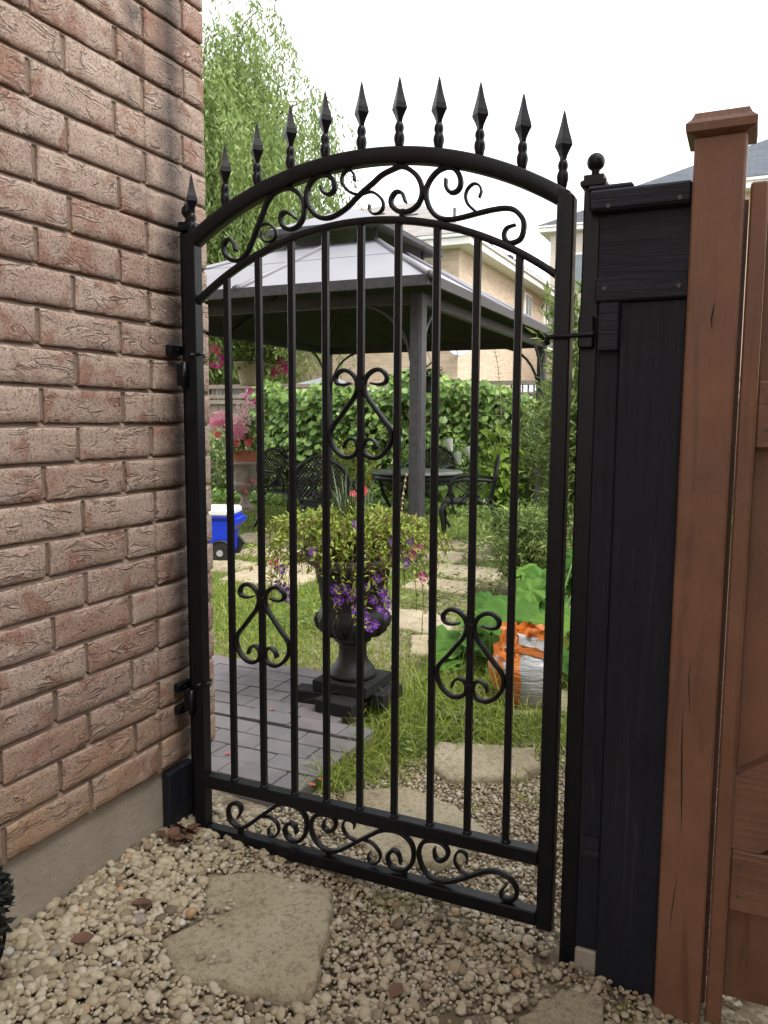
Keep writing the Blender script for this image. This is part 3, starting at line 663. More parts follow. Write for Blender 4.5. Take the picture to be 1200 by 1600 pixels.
# ================================================================== STONES, GRAVEL, PAVING
def flagstone(label, poly, ztop, thick=.06, seed=0, group='sandstone flagstones laid in the gravel and grass'):
    rnd = random.Random(seed); P = [Vector(p) for p in poly]; c = sum(P, Vector((0, 0))) / len(P); out = []
    for i, p in enumerate(P):
        q = P[(i + 1) % len(P)]; n = max(2, int((q - p).length / .035))
        for k in range(n):
            t = k / n; e = p.lerp(q, t); d = (e - c).normalized(); a = rnd.uniform(-.009, .006) if k else rnd.uniform(-.005, .003)
            out.append(e + d * a)
    n = len(out); V = []; rings = [0.0, .2, .36, .5, .62, .73, .83, .91, .975, 1.0]
    for ri, s in enumerate(rings):
        for e in out:
            p = c + (e - c) * s; h = mnoise.noise(Vector((p.x * 9, p.y * 9, seed))) * .007 + mnoise.noise(Vector((p.x * 28, p.y * 28, seed))) * .0035 + .006 * float(sstep(-.02, .02, (p - c).dot(Vector((.5, .86))) + .06 * mnoise.noise(Vector((p.x * 8, p.y * 8, 2)))))
            if s == 1.0: h -= .011 + rnd.random() * .005
            elif s > .95: h -= .002 + rnd.random() * .003
            V.append((p.x - c.x, p.y - c.y, h))
    F = [(r * n + i, r * n + (i + 1) % n, (r + 1) * n + (i + 1) % n, (r + 1) * n + i) for r in range(1, len(rings) - 1) for i in range(n)]
    F += [(0, n + i, n + (i + 1) % n) for i in range(n)]
    k0 = len(V); V += [(v[0] * 1.01, v[1] * 1.01, -thick) for v in V[(len(rings) - 1) * n:]]
    F += [((len(rings) - 1) * n + i, (len(rings) - 1) * n + (i + 1) % n, k0 + (i + 1) % n, k0 + i) for i in range(n)] + [tuple(k0 + i for i in range(n))]
    b = MB(); b.add(V, F, True); me = b.mesh('flagstone', M['flag'])
    o = put('flagstone', me, None, (c.x, c.y, ztop)); tag(o, label, 'flagstone', group); return o
STONES = [
 ('large pale flagstone in the pebbles in front of the gate', [(.155, -.165), (.285, -.095), (.475, -.085), (.515, -.15), (.60, -.41), (.545, -.455), (.33, -.505), (.215, -.42), (.255, -.32)], .016),
 ('grey flagstone corner at the foot of the black fence', [(1.045, -.095), (1.135, -.085), (1.165, -.2), (1.12, -.33), (1.0, -.32), (.98, -.22)], -.058),
 ('flagstone half under the gate bottom rail, inside the garden', [(.235, .43), (.40, .55), (.58, .50), (.745, .37), (.66, .17), (.50, .13), (.34, .22)], -.002),
 ('sandstone slab just beyond the gate, right of the grass tuft', [(.35, .98), (.69, 1.07), (.75, .93), (.72, .82), (.49, .70), (.36, .80)], -.022),
 ('flagstone under the bag of soil', [(.42, 1.42), (.62, 1.40), (.80, 1.52), (.82, 1.85), (.55, 1.80)], -.036),
 ('long stepping stone right of the black urn', [(-.74, 2.90), (-.40, 2.93), (-.17, 2.62), (-.17, 2.40), (-.48, 2.50)], -.03),
 ('low stepping stone behind the right heart motif', [(-.33, 2.35), (-.02, 2.42), (.05, 2.08), (-.20, 2.02)], -.03),
]
for i, (lb, poly, z) in enumerate(STONES): flagstone(lb, poly, z, .06, 11 + i)
# terrace of flags under and before the gazebo, in two runs
def quad(x0, y0, w, h, j, rnd): return [(x0 + rnd.uniform(-j, j), y0 + rnd.uniform(-j, j)), (x0 + w + rnd.uniform(-j, j), y0 + rnd.uniform(-j, j)), (x0 + w + rnd.uniform(-j, j), y0 + h + rnd.uniform(-j, j)), (x0 + rnd.uniform(-j, j), y0 + h + rnd.uniform(-j, j))]
qr = random.Random(5)
TER = [('nearest flag of the terrace left of the urn', -2.25, 3.22, .55, .36), ('flag right of the blue cooler wheel', -2.32, 3.66, .62, .40), ('flag touching the blue cooler', -2.98, 3.5, .56, .42), ('flag in the second row behind the cooler', -2.9, 4.25, .55, .42),
       ('flag before the lattice back chair', -2.75, 4.78, .6, .45), ('flag under the front leg of the lattice back chair', -3.45, 4.95, .58, .42),
       ('flag behind the gazebo post base', -1.55, 4.75, .6, .4), ('flag beside the right gazebo post', -.95, 4.15, .52, .36), ('flag under the right chair leg', -1.55, 5.45, .65, .42), ('flag between the right chair and the ferns', -.9, 5.0, .45, .42), ('nearest flag right of the gazebo post', -.9, 3.55, .5, .34), ('low flag left of the gazebo post base', -1.75, 4.05, .5, .4)]
TER = [(lb, x - .04, y - .03, w * 1.14, h * 1.16) for (lb, x, y, w, h) in TER]
for i, (lb, x, y, w, h) in enumerate(TER): flagstone(lb, quad(x, y, w, h, .045, qr), -.03, .05, 40 + i)

# patio of small concrete pavers behind the house corner
patio = put('patio', None); bpy.data.objects.remove(patio)
pb = MB(); pb.box((-1.75, .215, -.2), (.142, .905, -.028), .006); pb.box((-1.75, .9055, -.2), (-.02, 1.19, -.028), .006); pb.box((-1.75, 1.1905, -.2), (-.13, 1.455, -.028), .006); patio = pb.build('patio', M['concrete']); tag(patio, kind='structure')
def paver_mesh(L, W, s):
    rn = random.Random(s); b = MB(); b.box((-L / 2 + .0018, -W / 2 + .0018, -.055), (L / 2 - .0018, W / 2 - .0018, 0), .0025)
    b.v = [(v[0] + rn.uniform(-.0008, .0008), v[1] + rn.uniform(-.0008, .0008), v[2]) for v in b.v]; return b.mesh('paver', M['paver'])
full = [paver_mesh(.21, .105, s) for s in range(3)]; half = [paver_mesh(.105, .105, s) for s in range(2)]; pr = random.Random(9)
for r in range(11):
    y = .26 + r * .1055 + (.016 if r >= 5 else 0) ; x = .147 if r < 6 else (-.015 if r < 9 else -.12); first = True
    while x > -1.6:
        L = .105 if (first and r % 2) else .21; first = False
        put('paver', (half if L < .2 else full)[pr.randrange(2)], patio, (x - L / 2, y, .03 + pr.uniform(-.0018, .0018) + (.004 if r >= 5 else 0)), (pr.uniform(-.008, .008), pr.uniform(-.006, .006), pr.uniform(-.006, .006))); x -= L + .0008

# pebbles
def inside(poly, X, Y):
    r = np.zeros(X.shape, bool); n = len(poly)
    for i in range(n):
        x1, y1 = poly[i]; x2, y2 = poly[(i + 1) % n]
        c = ((y1 > Y) != (y2 > Y)) & (X < (x2 - x1) * (Y - y1) / (y2 - y1 + 1e-12) + x1); r ^= c
    return r
def base_sphere(level):
    bm = bmesh.new()
    if level: bmesh.ops.create_icosphere(bm, subdivisions=2, radius=1)
    else: bmesh.ops.create_icosphere(bm, subdivisions=1, radius=1)
    V = np.array([v.co[:] for v in bm.verts]); F = np.array([[v.index for v in f.verts] for f in bm.faces]); bm.free(); return V, F
def pebbles(name, X, Y, Z, rad, level, rnd):
    BV, BF = base_sphere(level); n = len(X); k = len(BV)
    sc = np.stack([RNG.uniform(.85, 1.35, n), RNG.uniform(.7, 1.1, n), RNG.uniform(.48, .8, n)], 1) * rad[:, None]
    a = RNG.random(n) * 2 * np.pi; t = RNG.normal(0, .28, n); t2 = RNG.normal(0, .28, n)
    V = BV[None] * (1 + RNG.normal(0, .028, (n, k, 1)) + .10 * np.sin(BV[None, :, :1] * 2.1 + RNG.random((n, 1, 1)) * 6.3) + .08 * np.sin(BV[None, :, 1:2] * 2.7 + RNG.random((n, 1, 1)) * 6.3)) * sc[:, None, :]
    def rot(V, ang, i, j):
        c, s = np.cos(ang)[:, None], np.sin(ang)[:, None]; p, q = V[..., i].copy(), V[..., j].copy(); V[..., i] = p * c - q * s; V[..., j] = p * s + q * c
    rot(V, t, 0, 2); rot(V, t2, 1, 2); rot(V, a, 0, 1)
    V += np.stack([X, Y, Z], 1)[:, None, :]
    F = (BF[None] + (np.arange(n) * k)[:, None, None]).reshape(-1, 3)
    return np_mesh(name, V.reshape(-1, 3), [F], M['pebble'], np.repeat(rnd, k), True)
polys = [(s[1], s[2]) for s in STONES]
def gravel_points(x0, x1, y0, y1, sp):
    xs = np.arange(x0, x1, sp); ys = np.arange(y0, y1, sp * .9); X, Y = np.meshgrid(xs, ys); X = X.ravel() + RNG.normal(0, sp * .3, X.size); Y = Y.ravel() + RNG.normal(0, sp * .3, Y.size)
    keep = np.ones(X.size, bool)
    for poly, _ in polys:
        keep &= ~inside([(p[0] * .985 + .015 * poly[0][0], p[1] * .985 + .015 * poly[0][1]) for p in poly], X, Y)
    keep &= ~((X < .155) & (Y > .205) & (Y < 1.2)) & (X > WX - .012)
    keep &= ~((X > 1.055) & (X < 1.105) & (np.abs(Y - .012) < .02))
    return X[keep], Y[keep]
def fade(X, Y):
    """pebbles thin out into grass beyond the gate"""
    n = np.array([mnoise.noise(Vector((x * 3.3, y * 3.3, 4))) for x, y in zip(X, Y)])
    return RNG.random(len(X)) < np.clip(1.25 - sstep(.45, 1.5, Y + n * .55 - (X - .5) * .7), 0, 1)
X, Y = gravel_points(-.06, 1.42, -.80, .12, .0108); s_ = np.exp(RNG.normal(0, .40, len(X))); soil_ = np.array([mnoise.noise(Vector((x * 4.5, y * 4.5, 17))) for x, y in zip(X, Y)]); k = RNG.random(len(X)) > .75 * sstep(.22, .5, soil_ + .25 * sstep(.45, .75, X) * sstep(.35, .1, np.abs(Y + .1))); X, Y, s_ = X[k], Y[k], s_[k]
big = 1.0 + .32 * sstep(.35, 0, X) + .12 * sstep(-.2, -.6, Y)
rad = np.clip(.0056 * s_ * big, .0026, .0165); rr = RNG.random(len(X)); rr = np.where((rr > .8) & (RNG.random(len(X)) < .5), rr * .7, rr)
pm1 = pebbles('gravel', X, Y, gh(X, Y) + rad * .15 + RNG.random(len(X)) * .008, rad, True, rr)
g1 = put('gravel', pm1); tag(g1, 'rounded beige pebbles covering the side passage up to the gate', 'gravel', kind='stuff')
X, Y = gravel_points(.12, 1.42, .12, 1.6, .0125); k = fade(X, Y); X, Y = X[k], Y[k]
rad = np.clip(.0056 * np.exp(RNG.normal(0, .3, len(X))), .003, .011)
g2 = put('gravel', pebbles('gravel_garden', X, Y, gh(X, Y) + rad * .2 + RNG.random(len(X)) * .004, rad, False, RNG.random(len(X)))); tag(g2, 'smaller grey beige pebbles scattered beyond the gate among the slabs', 'gravel', kind='stuff')
X, Y = gravel_points(-.06, 2.8, -2.6, -.80, .024); rad = np.clip(.013 * np.exp(RNG.normal(0, .2, len(X))), .008, .018)
g3 = put('gravel', pebbles('gravel_near', X, Y, gh(X, Y) + rad * .1, rad, False, RNG.random(len(X)))); tag(g3, 'coarse pebbles of the passage nearest the viewer', 'gravel', kind='stuff')
# a few single pebbles lying on the big flagstone
mp = random.Random(21); sp = [pebbles('pebble', np.zeros(1), np.zeros(1), np.zeros(1), np.array([.0072]), True, np.array([v])) for v in (.35, .55, .66, .97, .2)]
for i in range(26):
    if i < 14: x, y = .27 + mp.gauss(0, .022), -.29 + mp.gauss(0, .03)
    elif i < 20: x, y = .36 + mp.gauss(0, .02), -.44 + mp.gauss(0, .012)
    else: x, y = mp.uniform(.3, .5), mp.uniform(-.4, -.13)
    k = mp.uniform(.55, 1.25); o = put('pebble', sp[i % 5], None, (x, y, .0195), (0, 0, mp.uniform(0, 6)), (k, k, k)); tag(o, 'small loose pebble lying on top of the large pale flagstone', 'pebble', 'pebbles on the flagstone')

# ================================================================== GRASS
def in_stones(X, Y):
    k = np.zeros(len(X), bool)
    for s in STONES: k |= inside(s[1], X, Y)
    for (_, x, y, w, h) in TER: k |= (X > x + .03) & (X < x + w - .03) & (Y > y + .03) & (Y < y + h - .03)
    return k
def patch(n, x0, x1, y0, y1, dens=None):
    X = RNG.uniform(x0, x1, n); Y = RNG.uniform(y0, y1, n); k = ~in_stones(X, Y) & ~((X < np.where(Y < .9, .15, np.where(Y < 1.18, -.01, -.12))) & (Y < 1.46) & (Y > .2))
    if dens is not None: k &= RNG.random(n) < dens(X, Y)
    return X[k], Y[k]
def nz(X, Y, s, o=0.0): return np.array([mnoise.noise(Vector((x * s, y * s, o))) for x, y in zip(X, Y)])
def grass(label, pts, h, w, lean, hv=.35, stuffname='grass'):
    X, Y = pts; H = h * np.exp(RNG.normal(0, hv, len(X)))
    o = put(stuffname, blade_mesh(stuffname, np.stack([X, Y, gh(X, Y) - .004], 1), H, w, M['grass'], lean)); return tag(o, label, 'grass', kind='stuff')
grass('short mown lawn left of and behind the black urn', patch(62000, -4.2, .3, .92, 4.2, lambda X, Y: (1.0 - .55 * sstep(3.0, 3.4, Y)) * (1 - .65 * sstep(-.9, -.5, X) * sstep(1.9, 2.4, Y))), .034, .0044, 1.0)
grass('lawn between the terrace flags and under the gazebo', patch(46000, -7.5, .4, 4.0, 10.4, lambda X, Y: 1 - .75 * sstep(-1.6, -1.0, X) * sstep(6.2, 5.4, Y)), .034, .008, .9)
grass('long weedy grass between the patio and the stepping slabs', patch(21000, .0, .95, .40, 2.6, lambda X, Y: np.clip((sstep(.55, 1.15, Y - (X - .35) * .75 + .18 * nz(X, Y, 4)) * .95 + .16 * (nz(X, Y, 5, 3) > .18)) * sstep(1.3, .85, X), 0, 1)), .07, .0045, 1.3, .5)
grass('grass fringe spilling over the right edge of the patio', (lambda X, Y: (X, Y))(RNG.normal(.165, .022, 2600), RNG.uniform(.42, .98, 2600)), .062, .0042, 1.5, .4)
grass('small grass tuft growing under the gate', patch(900, .50, .72, -.11, .06, lambda X, Y: np.exp(-((X - .6) / .07) ** 2 - ((Y + .02) / .05) ** 2)), .02, .0022, 1.2)
grass('grass blades at the foot of the brown post', patch(120, 1.17, 1.27, -.2, -.08), .022, .003, 1.0)
# broad-leaved weeds mixed in the grass
def weeds(label, X, Y, size, m, name='weeds', up=.5):
    n = len(X); a = RNG.random(n) * 2 * np.pi; D = np.stack([np.cos(a), np.sin(a), RNG.uniform(.1, 1.2, n) * up], 1)
    P = np.stack([X, Y, gh(X, Y) + RNG.random(n) * .05], 1); L = size * np.exp(RNG.normal(0, .3, n))
    o = put(name, leaf_mesh(name, P, D, np.tile([[0, 0, 1.0]], (n, 1)), L, L * .55, m, RNG.random(n), .1, .15)); return tag(o, label, 'weeds', kind='stuff')
X, Y = patch(9000, .0, .9, .7, 2.4, lambda X, Y: np.clip(sstep(.7, 1.2, Y - (X - .35) * .7) * sstep(1.1, .7, X) * (.35 + nz(X, Y, 4, 8)), 0, 1)); weeds('broad leaved weeds in the long grass beyond the gate', X, Y, .035, M['fern'])
X, Y = patch(7000, -1.3, .9, 2.2, 5.4, lambda X, Y: np.clip(.5 + nz(X, Y, 2, 1), 0, 1)); weeds('low weeds and creeping plants along the stepping stones', X, Y, .04, M['fern'])
X = RNG.uniform(-3.4, -.2, 5200); Y = RNG.uniform(3.1, 5.9, 5200); k = RNG.random(5200) < np.clip(.35 + 1.2 * nz(X, Y, 2.6, 6), 0, 1); weeds('tiny creeping weeds growing over the terrace flags', X[k], Y[k], .028, M['fern'], 'weeds', .4)
X, Y = patch(9000, -7.5, 1.5, 8.0, 10.5); weeds('low leafy ground cover in front of the back fence', X, Y, .09, M['vine'], 'ground_cover', 1.0)

# ================================================================== GAZEBO
GC = Vector((-2.8, 6.71, -.05)); HX, HY = 1.6, 2.16
gz = thing('gazebo', 'dark metal garden gazebo with pale grey two tier panel roof', 'gazebo', GC)
M['gz'] = mat_metal('gazebo_frame', (.055, .055, .06), .42); M['gzpanel'] = mat_plain('gazebo_roof_panel', (.235, .232, .255), .38, .05, 2); M['gzdark'] = mat_plain('gazebo_liner', (.045, .037, .039), .8, .2, 3)
M['gzrib'] = mat_plain('gazebo_rib', (.19, .188, .205), .4, .06, 6)
for sx in (-1, 1):
    for sy in (-1, 1):
        b = MB(); b.box((sx * HX - .055, sy * HY - .055, 0), (sx * HX + .055, sy * HY + .055, 2.27), .006); b.box((sx * HX - .04, sy * HY - .062, .0), (sx * HX + .04, sy * HY + .062, 2.26), .004)
        b.box((sx * HX - .085, sy * HY - .085, 0), (sx * HX + .085, sy * HY + .085, .02), .003); p = b.build('post', M['gz'], gz)
        for ax in (0, 1):
            pts = []
            for i in range(9):
                t = i / 8 * math.pi / 2; d = .52 * (1 - math.cos(t)); h = 1.62 + .58 * math.sin(t)
                pts.append((sx * HX - sx * (d + .05), sy * HY, h) if ax == 0 else (sx * HX, sy * HY - sy * (d + .05), h))
            q = MB(); q.tube(pts, .017, 6); q.build('brace', M['gz'], gz)
for a, bb in (((-HX, -HY), (HX, -HY)), ((-HX, HY), (HX, HY)), ((-HX, -HY), (-HX, HY)), ((HX, -HY), (HX, HY))):
    q = MB()
    if a[1] == bb[1]: q.box((a[0] + .056, a[1] - .03, 2.18), (bb[0] - .056, a[1] + .03, 2.275), .004)
    else: q.box((a[0] - .03, a[1] + .056, 2.18), (a[0] + .03, bb[1] - .056, 2.275), .004)
    q.build('beam', M['gz'], gz)
EX, EY, ZE = HX * 1.13, HY * 1.13, 2.345; TX, TY, ZT = .53, .71, 3.07
def ring(x, y): return [(-x, -y), (x, -y), (x, y), (-x, y)]
ro, ri = ring(EX, EY), ring(TX, TY)
def lerp3(p, q, t): return tuple(p[i] + (q[i] - p[i]) * t for i in range(3))
for k in range(4):
    o0, o1 = (*ro[k], ZE), (*ro[(k + 1) % 4], ZE); i0, i1 = (*ri[k], ZT), (*ri[(k + 1) % 4], ZT)
    for (ta, tb) in ((0, .572), (.588, 1)):
        for (ua, ub) in ((0, .4985), (.5015, 1)):
            A = lerp3(o0, i0, ta); B = lerp3(o1, i1, ta); C_ = lerp3(o1, i1, tb); D_ = lerp3(o0, i0, tb)
            q4 = [lerp3(A, B, ua), lerp3(A, B, ub), lerp3(D_, C_, ub), lerp3(D_, C_, ua)]
            q = MB(); q.add(q4 + [(v[0], v[1], v[2] - .012) for v in q4], [(0, 1, 2, 3), (7, 6, 5, 4), (0, 4, 5, 1), (1, 5, 6, 2), (2, 6, 7, 3), (3, 7, 4, 0)]); q.build('roof_panel', M['gzpanel'], gz)
    # liner under the panels, fascia, ribs
    L4 = [o0, o1, i1, i0]; q = MB(); q.add([(v[0] * .995, v[1] * .995, v[2] - .03) for v in L4] + [(v[0] * .995, v[1] * .995, v[2] - .04) for v in L4], [(0, 1, 2, 3), (7, 6, 5, 4), (0, 4, 5, 1), (1, 5, 6, 2), (2, 6, 7, 3), (3, 7, 4, 0)]); q.build('liner', M['gzdark'], gz)
    n = Vector((o1[1] - o0[1], -(o1[0] - o0[0]), 0)).normalized(); q = MB()
    f0, f1 = Vector(o0), Vector(o1); q.add([f0 + n * a + Vector((0, 0, z)) for a, z in ((0, .012), (.03, .012), (.03, -.07), (0, -.07))] + [f1 + n * a + Vector((0, 0, z)) for a, z in ((0, .012), (.03, .012), (.03, -.07), (0, -.07))], [(0, 1, 2, 3), (7, 6, 5, 4), (0, 4, 5, 1), (1, 5, 6, 2), (2, 6, 7, 3), (3, 7, 4, 0)]); q.build('fascia', M['gz'], gz)
    for (s, e) in ((o0, i0), (lerp3(o0, o1, .5), lerp3(i0, i1, .5))):
        s = (s[0], s[1], s[2] + .012); e = (e[0], e[1], e[2] + .012)
        q = MB(); q.tube([s, e], .024, 6); r_ = q.build('rib', M['gzrib'], gz)
        d = (Vector(s) - Vector(e)).normalized(); q = MB(); q.tube([Vector(s) - d * .01, Vector(s) + d * .035], [.036, .034], 10); q.build('end_cap', M['gz'], r_)
        s2 = (s[0] * .98, s[1] * .98, s[2] - .06); e2 = (e[0], e[1], e[2] - .06); q = MB(); q.tube([s2, e2], .02, 4); q.build('rafter', M['gz'], gz)
UX, UY, ZU = .66, .88, 3.24
uo = ring(UX, UY); AP = [(0, -.22, 3.56), (0, .22, 3.56)]
q = MB(); q.add([(*p_, ZU) for p_ in uo] + AP + [(p_[0], p_[1], ZU - .03) for p_ in uo], [(0, 1, 4), (1, 2, 5, 4), (2, 3, 5), (3, 0, 4, 5), (0, 6, 7, 1), (1, 7, 8, 2), (2, 8, 9, 3), (3, 9, 6, 0)]); q.build('upper_roof', M['gzpanel'], gz)
q = MB(); q.add([(p_[0] * 1.02, p_[1] * 1.02, ZU - .005) for p_ in uo] + [(p_[0] * 1.02, p_[1] * 1.02, ZU - .06) for p_ in uo] + [(p_[0] * .93, p_[1] * .93, ZU - .06) for p_ in uo] + [(0, 0, ZU + .2)],
                [(0, 4, 5, 1), (1, 5, 6, 2), (2, 6, 7, 3), (3, 7, 4, 0), (4, 8, 9, 5), (5, 9, 10, 6), (6, 10, 11, 7), (7, 11, 8, 4), (8, 9, 12), (9, 10, 12), (10, 11, 12), (11, 8, 12)]); q.build('upper_trim', M['gz'], gz)
for p_ in ri:
    q = MB(); q.box((p_[0] * .93 - .015, p_[1] * .93 - .015, ZT - .05), (p_[0] * .93 + .015, p_[1] * .93 + .015, ZU - .03)); q.build('vent_post', M['gz'], gz)

# ================================================================== GARDEN FURNITURE
M['glass_top'] = mat_plain('stone_table_top', (.10, .115, .105), .3, .2, 5)
def garden_chair(label, loc, rz):
    """ornate cast iron armchair; local +y is where the sitter faces"""
    t = thing('garden_chair', label, 'chair', loc, rz, 'black cast iron garden chairs'); m = M['castiron']
    pts = [(-.24, .22), (-.20, .25), (.20, .25), (.24, .22), (.235, -.20), (.2, -.23), (-.2, -.23), (-.235, -.20)]
    b = MB(); b.prism(pts, .415, .440); b.box((-.2, .245, .375), (.2, .262, .418), .003); b.build('seat', m, t)
    W = .25; zb, zt = .44, .88; yb = lambda z: -.21 - .16 * (z - .44)
    fr = [(-W * .86, yb(zb), zb), (-W * 1.02, yb(.58), .58), (-W * 1.05, yb(.70), .70), (-W * .86, yb(.79), .79), (-W * .55, yb(.835), .835), (-W * .3, yb(.875), .875), (0, yb(.89), .89)]
    fr = fr + [(-p[0], p[1], p[2]) for p in fr[-2::-1]]
    b = MB(); b.tube(smooth_path(fr, .03), .0165, 6); b.tube([(-W * .85, yb(.47), .47), (W * .85, yb(.47), .47)], .014, 6); b.build('back_frame', m, t)
    b = MB()
    def inr(x, z):
        w = W * 1.03 if z < .72 else W * 1.03 * math.sqrt(max(0, 1 - ((z - .72) / .17) ** 2)); return abs(x) < w and .49 < z < .88
    for s in (-1, 1):
        for k in range(-7, 16):
            seg = [(x, .50 + k * .045 + s * x * 1.15) for x in np.linspace(-W, W, 40)]; seg = [q_ for q_ in seg if inr(*q_) and (q_[1] > .60 or abs(q_[0]) > .16)]
            if len(seg) > 3: b.tube([(x, yb(z), z) for x, z in (seg[0], seg[-1])], .0075, 4)
    b.build('lattice', m, t)
    b = MB()   # the leaf ornament at the foot of the back
    for a_ in (-1.0, -.5, 0, .5, 1.0):
        L_ = .12 - .03 * abs(a_); b.tube([(0, yb(.48), .48), (math.sin(a_) * L_ * .6, yb(.55), .48 + math.cos(a_) * L_ * .7), (math.sin(a_) * L_, yb(.6), .48 + math.cos(a_) * L_)], [.012, .02, .005], 5)
    b.build('ornament', m, t)
    for s in (-1, 1):
        b = MB(); b.tube(smooth_path([(s * W * 1.0, yb(.64), .645), (s * .285, -.1, .66), (s * .29, .08, .655), (s * .275, .17, .625), (s * .25, .19, .55), (s * .235, .16, .44)], .03), .016, 6)
        b.tube(smooth_path([(s * .27, .13, .60), (s * .27, .05, .55), (s * .26, -.04, .50), (s * .245, -.1, .44)], .03), .009, 5); b.tube(smooth_path([(s * .265, -.12, .62), (s * .262, -.02, .56), (s * .255, .08, .44)], .03), .009, 5); b.build('arm', m, t)
        b = MB(); b.tube(smooth_path([(s * .2, .22, .425), (s * .235, .265, .37), (s * .235, .255, .25), (s * .225, .245, .12), (s * .245, .285, .012), (s * .25, .31, .012)], .03), [.03] * 3 + [.02] * 100, 6) if False else b.tube(smooth_path([(s * .2, .21, .425), (s * .235, .265, .36), (s * .232, .25, .24), (s * .225, .25, .10), (s * .245, .295, .012)], .02), np.interp(np.arange(len(smooth_path([(s * .2, .21, .425), (s * .235, .265, .36), (s * .232, .25, .24), (s * .225, .25, .10), (s * .245, .295, .012)], .02))), [0, 6, 14, 22], [.036, .03, .018, .016]), 6); b.build('leg', m, t)
        P_ = smooth_path([(s * .19, -.2, .425), (s * .215, -.24, .34), (s * .215, -.255, .2), (s * .23, -.30, .08), (s * .24, -.34, .012)], .02)
        b = MB(); b.tube(P_, np.interp(np.arange(len(P_)), [0, 6, 14, 22], [.03, .024, .016, .015]), 6); b.build('leg', m, t)
    return t
garden_chair('black lattice back chair beside the grey urn, facing the table', (-3.34, 6.02, -.05), R(-108))
garden_chair('black ornate chair seen from behind above the petunias', (-2.28, 5.02, -.05), R(8))
garden_chair('black chair in side view under the right half of the gazebo', (-1.16, 5.84, -.05), R(108))
garden_chair('black chair behind the stone topped table', (-2.35, 7.75, -.05), R(176))
tb = thing('garden_table', 'round garden table with grey green top between the chairs', 'table', (-2.1, 6.75, -.05))
b = MB(); b.lathe([(.50, .0), (.53, .01), (.535, .025), (.52, .036), (.3, .038)], (0, 0, .615), 40); b.build('table_top', M['glass_top'], tb)
b = MB(); b.lathe([(.49, 0), (.495, .06), (.47, .062)], (0, 0, .55), 40); b.build('apron', M['castiron'], tb)
for k in range(4):
    a = k * math.pi / 2 + .5; b = MB(); P_ = smooth_path([(.42 * math.cos(a), .42 * math.sin(a), .56), (.38 * math.cos(a), .38 * math.sin(a), .4), (.30 * math.cos(a), .30 * math.sin(a), .2), (.40 * math.cos(a), .40 * math.sin(a), .0)], .04); b.tube(P_, .022, 6); b.build('leg', M['castiron'], tb)

# blue wheeled cooler, partly hidden by the house corner
cl = thing('cooler', 'blue wheeled cooler with white lid behind the house corner', 'cooler', (-2.98, 3.98, -.05), R(20))
M['blue'] = mat_plain('blue_plastic', (.012, .045, .62), .38, .08, 4); M['whitepl'] = mat_plain('white_plastic', (.72, .74, .72), .4, .05, 4); M['rubber'] = mat_plain('black_rubber', (.012, .012, .012), .6, .2, 10)
def taper(mb, w0, d0, w1, d1, z0, z1, c=.0):
    V = [(sx * w0, sy * d0, z0) for sx, sy in ((-1, -1), (1, -1), (1, 1), (-1, 1))] + [(sx * w1, sy * d1, z1) for sx, sy in ((-1, -1), (1, -1), (1, 1), (-1, 1))]
    mb.add(V, [(3, 2, 1, 0), (4, 5, 6, 7), (0, 1, 5, 4), (1, 2, 6, 5), (2, 3, 7, 6), (3, 0, 4, 7)])
b = MB(); taper(b, .245, .165, .275, .19, .08, .375); taper(b, .235, .155, .245, .165, .05, .0795); taper(b, .29, .2, .295, .205, .3755, .39)
b.add([(.262, -.15, .25), (.275, -.15, .372), (.345, -.15, .372), (.34, -.15, .335), (.262, .15, .25), (.275, .15, .372), (.345, .15, .372), (.34, .15, .335)], [(0, 1, 2, 3), (7, 6, 5, 4), (0, 3, 7, 4), (1, 5, 6, 2), (2, 6, 7, 3), (0, 4, 5, 1)]); b.build('body', M['blue'], cl)
b = MB(); b.box((-.292, -.204, .3905), (.292, .204, .462), .022); b.build('lid', M['whitepl'], cl)
for sy in (-1, 1):
    b = MB(); b.tube([(.20, sy * .17, .085), (.20, sy * .225, .085)], .085, 24, smooth=False); w_ = b.build('wheel', M['rubber'], cl)
    b = MB(); b.tube([(.20, sy * .226, .085), (.20, sy * .231, .085)], .028, 18, smooth=False); b.build('hub', M['steel'], w_)
    b = MB(); b.tube([(.20 + .098 * math.cos(a), sy * .198, .085 + .098 * math.sin(a)) for a in np.linspace(.15, math.pi - .15, 14)], .014, 5); b.build('wheel_arch', M['rubber'], cl)
# ================================================================== URNS
M['urnblack'] = mat_plain('black_urn_plastic', (.014, .0145, .013), .55, .4, 14, .0008)
M['soil'] = mat_plain('potting_soil', (.05, .035, .025), .95, .4, 30, .004)
UP = (-.075, 1.115)
for lb, dx, dy, rz in (('black brick under the left corner of the urn slab', -.125, -.085, .12), ('black brick under the front of the urn slab', .02, -.16, -.1), ('black brick under the right side of the urn slab', .125, .03, 1.5), ('black brick under the back of the urn slab', -.04, .13, .05)):
    b = MB(); b.box((-.085, -.045, 0), (.085, .045, .052), .004); o = b.build('brick_block', mat_plain('black_block', (.006, .006, .006), .85, .3, 25, .002) if 'blk' not in M else M['blk']); M.setdefault('blk', o.data.materials[0]); o.location = (UP[0] + dx, UP[1] + dy, .034); o.rotation_euler = (0, 0, rz); tag(o, lb, 'brick', 'bricks under the urn')
b = MB(); b.box((-.122, -.122, 0), (.122, .122, .045), .004); o = b.build('plinth_slab', M['blk']); o.location = (*UP, .0875); tag(o, 'black square slab carrying the flower urn', 'slab')
ur = thing('flower_urn', 'black pedestal urn on a square slab overflowing with purple petunias', 'urn', (*UP, .133))
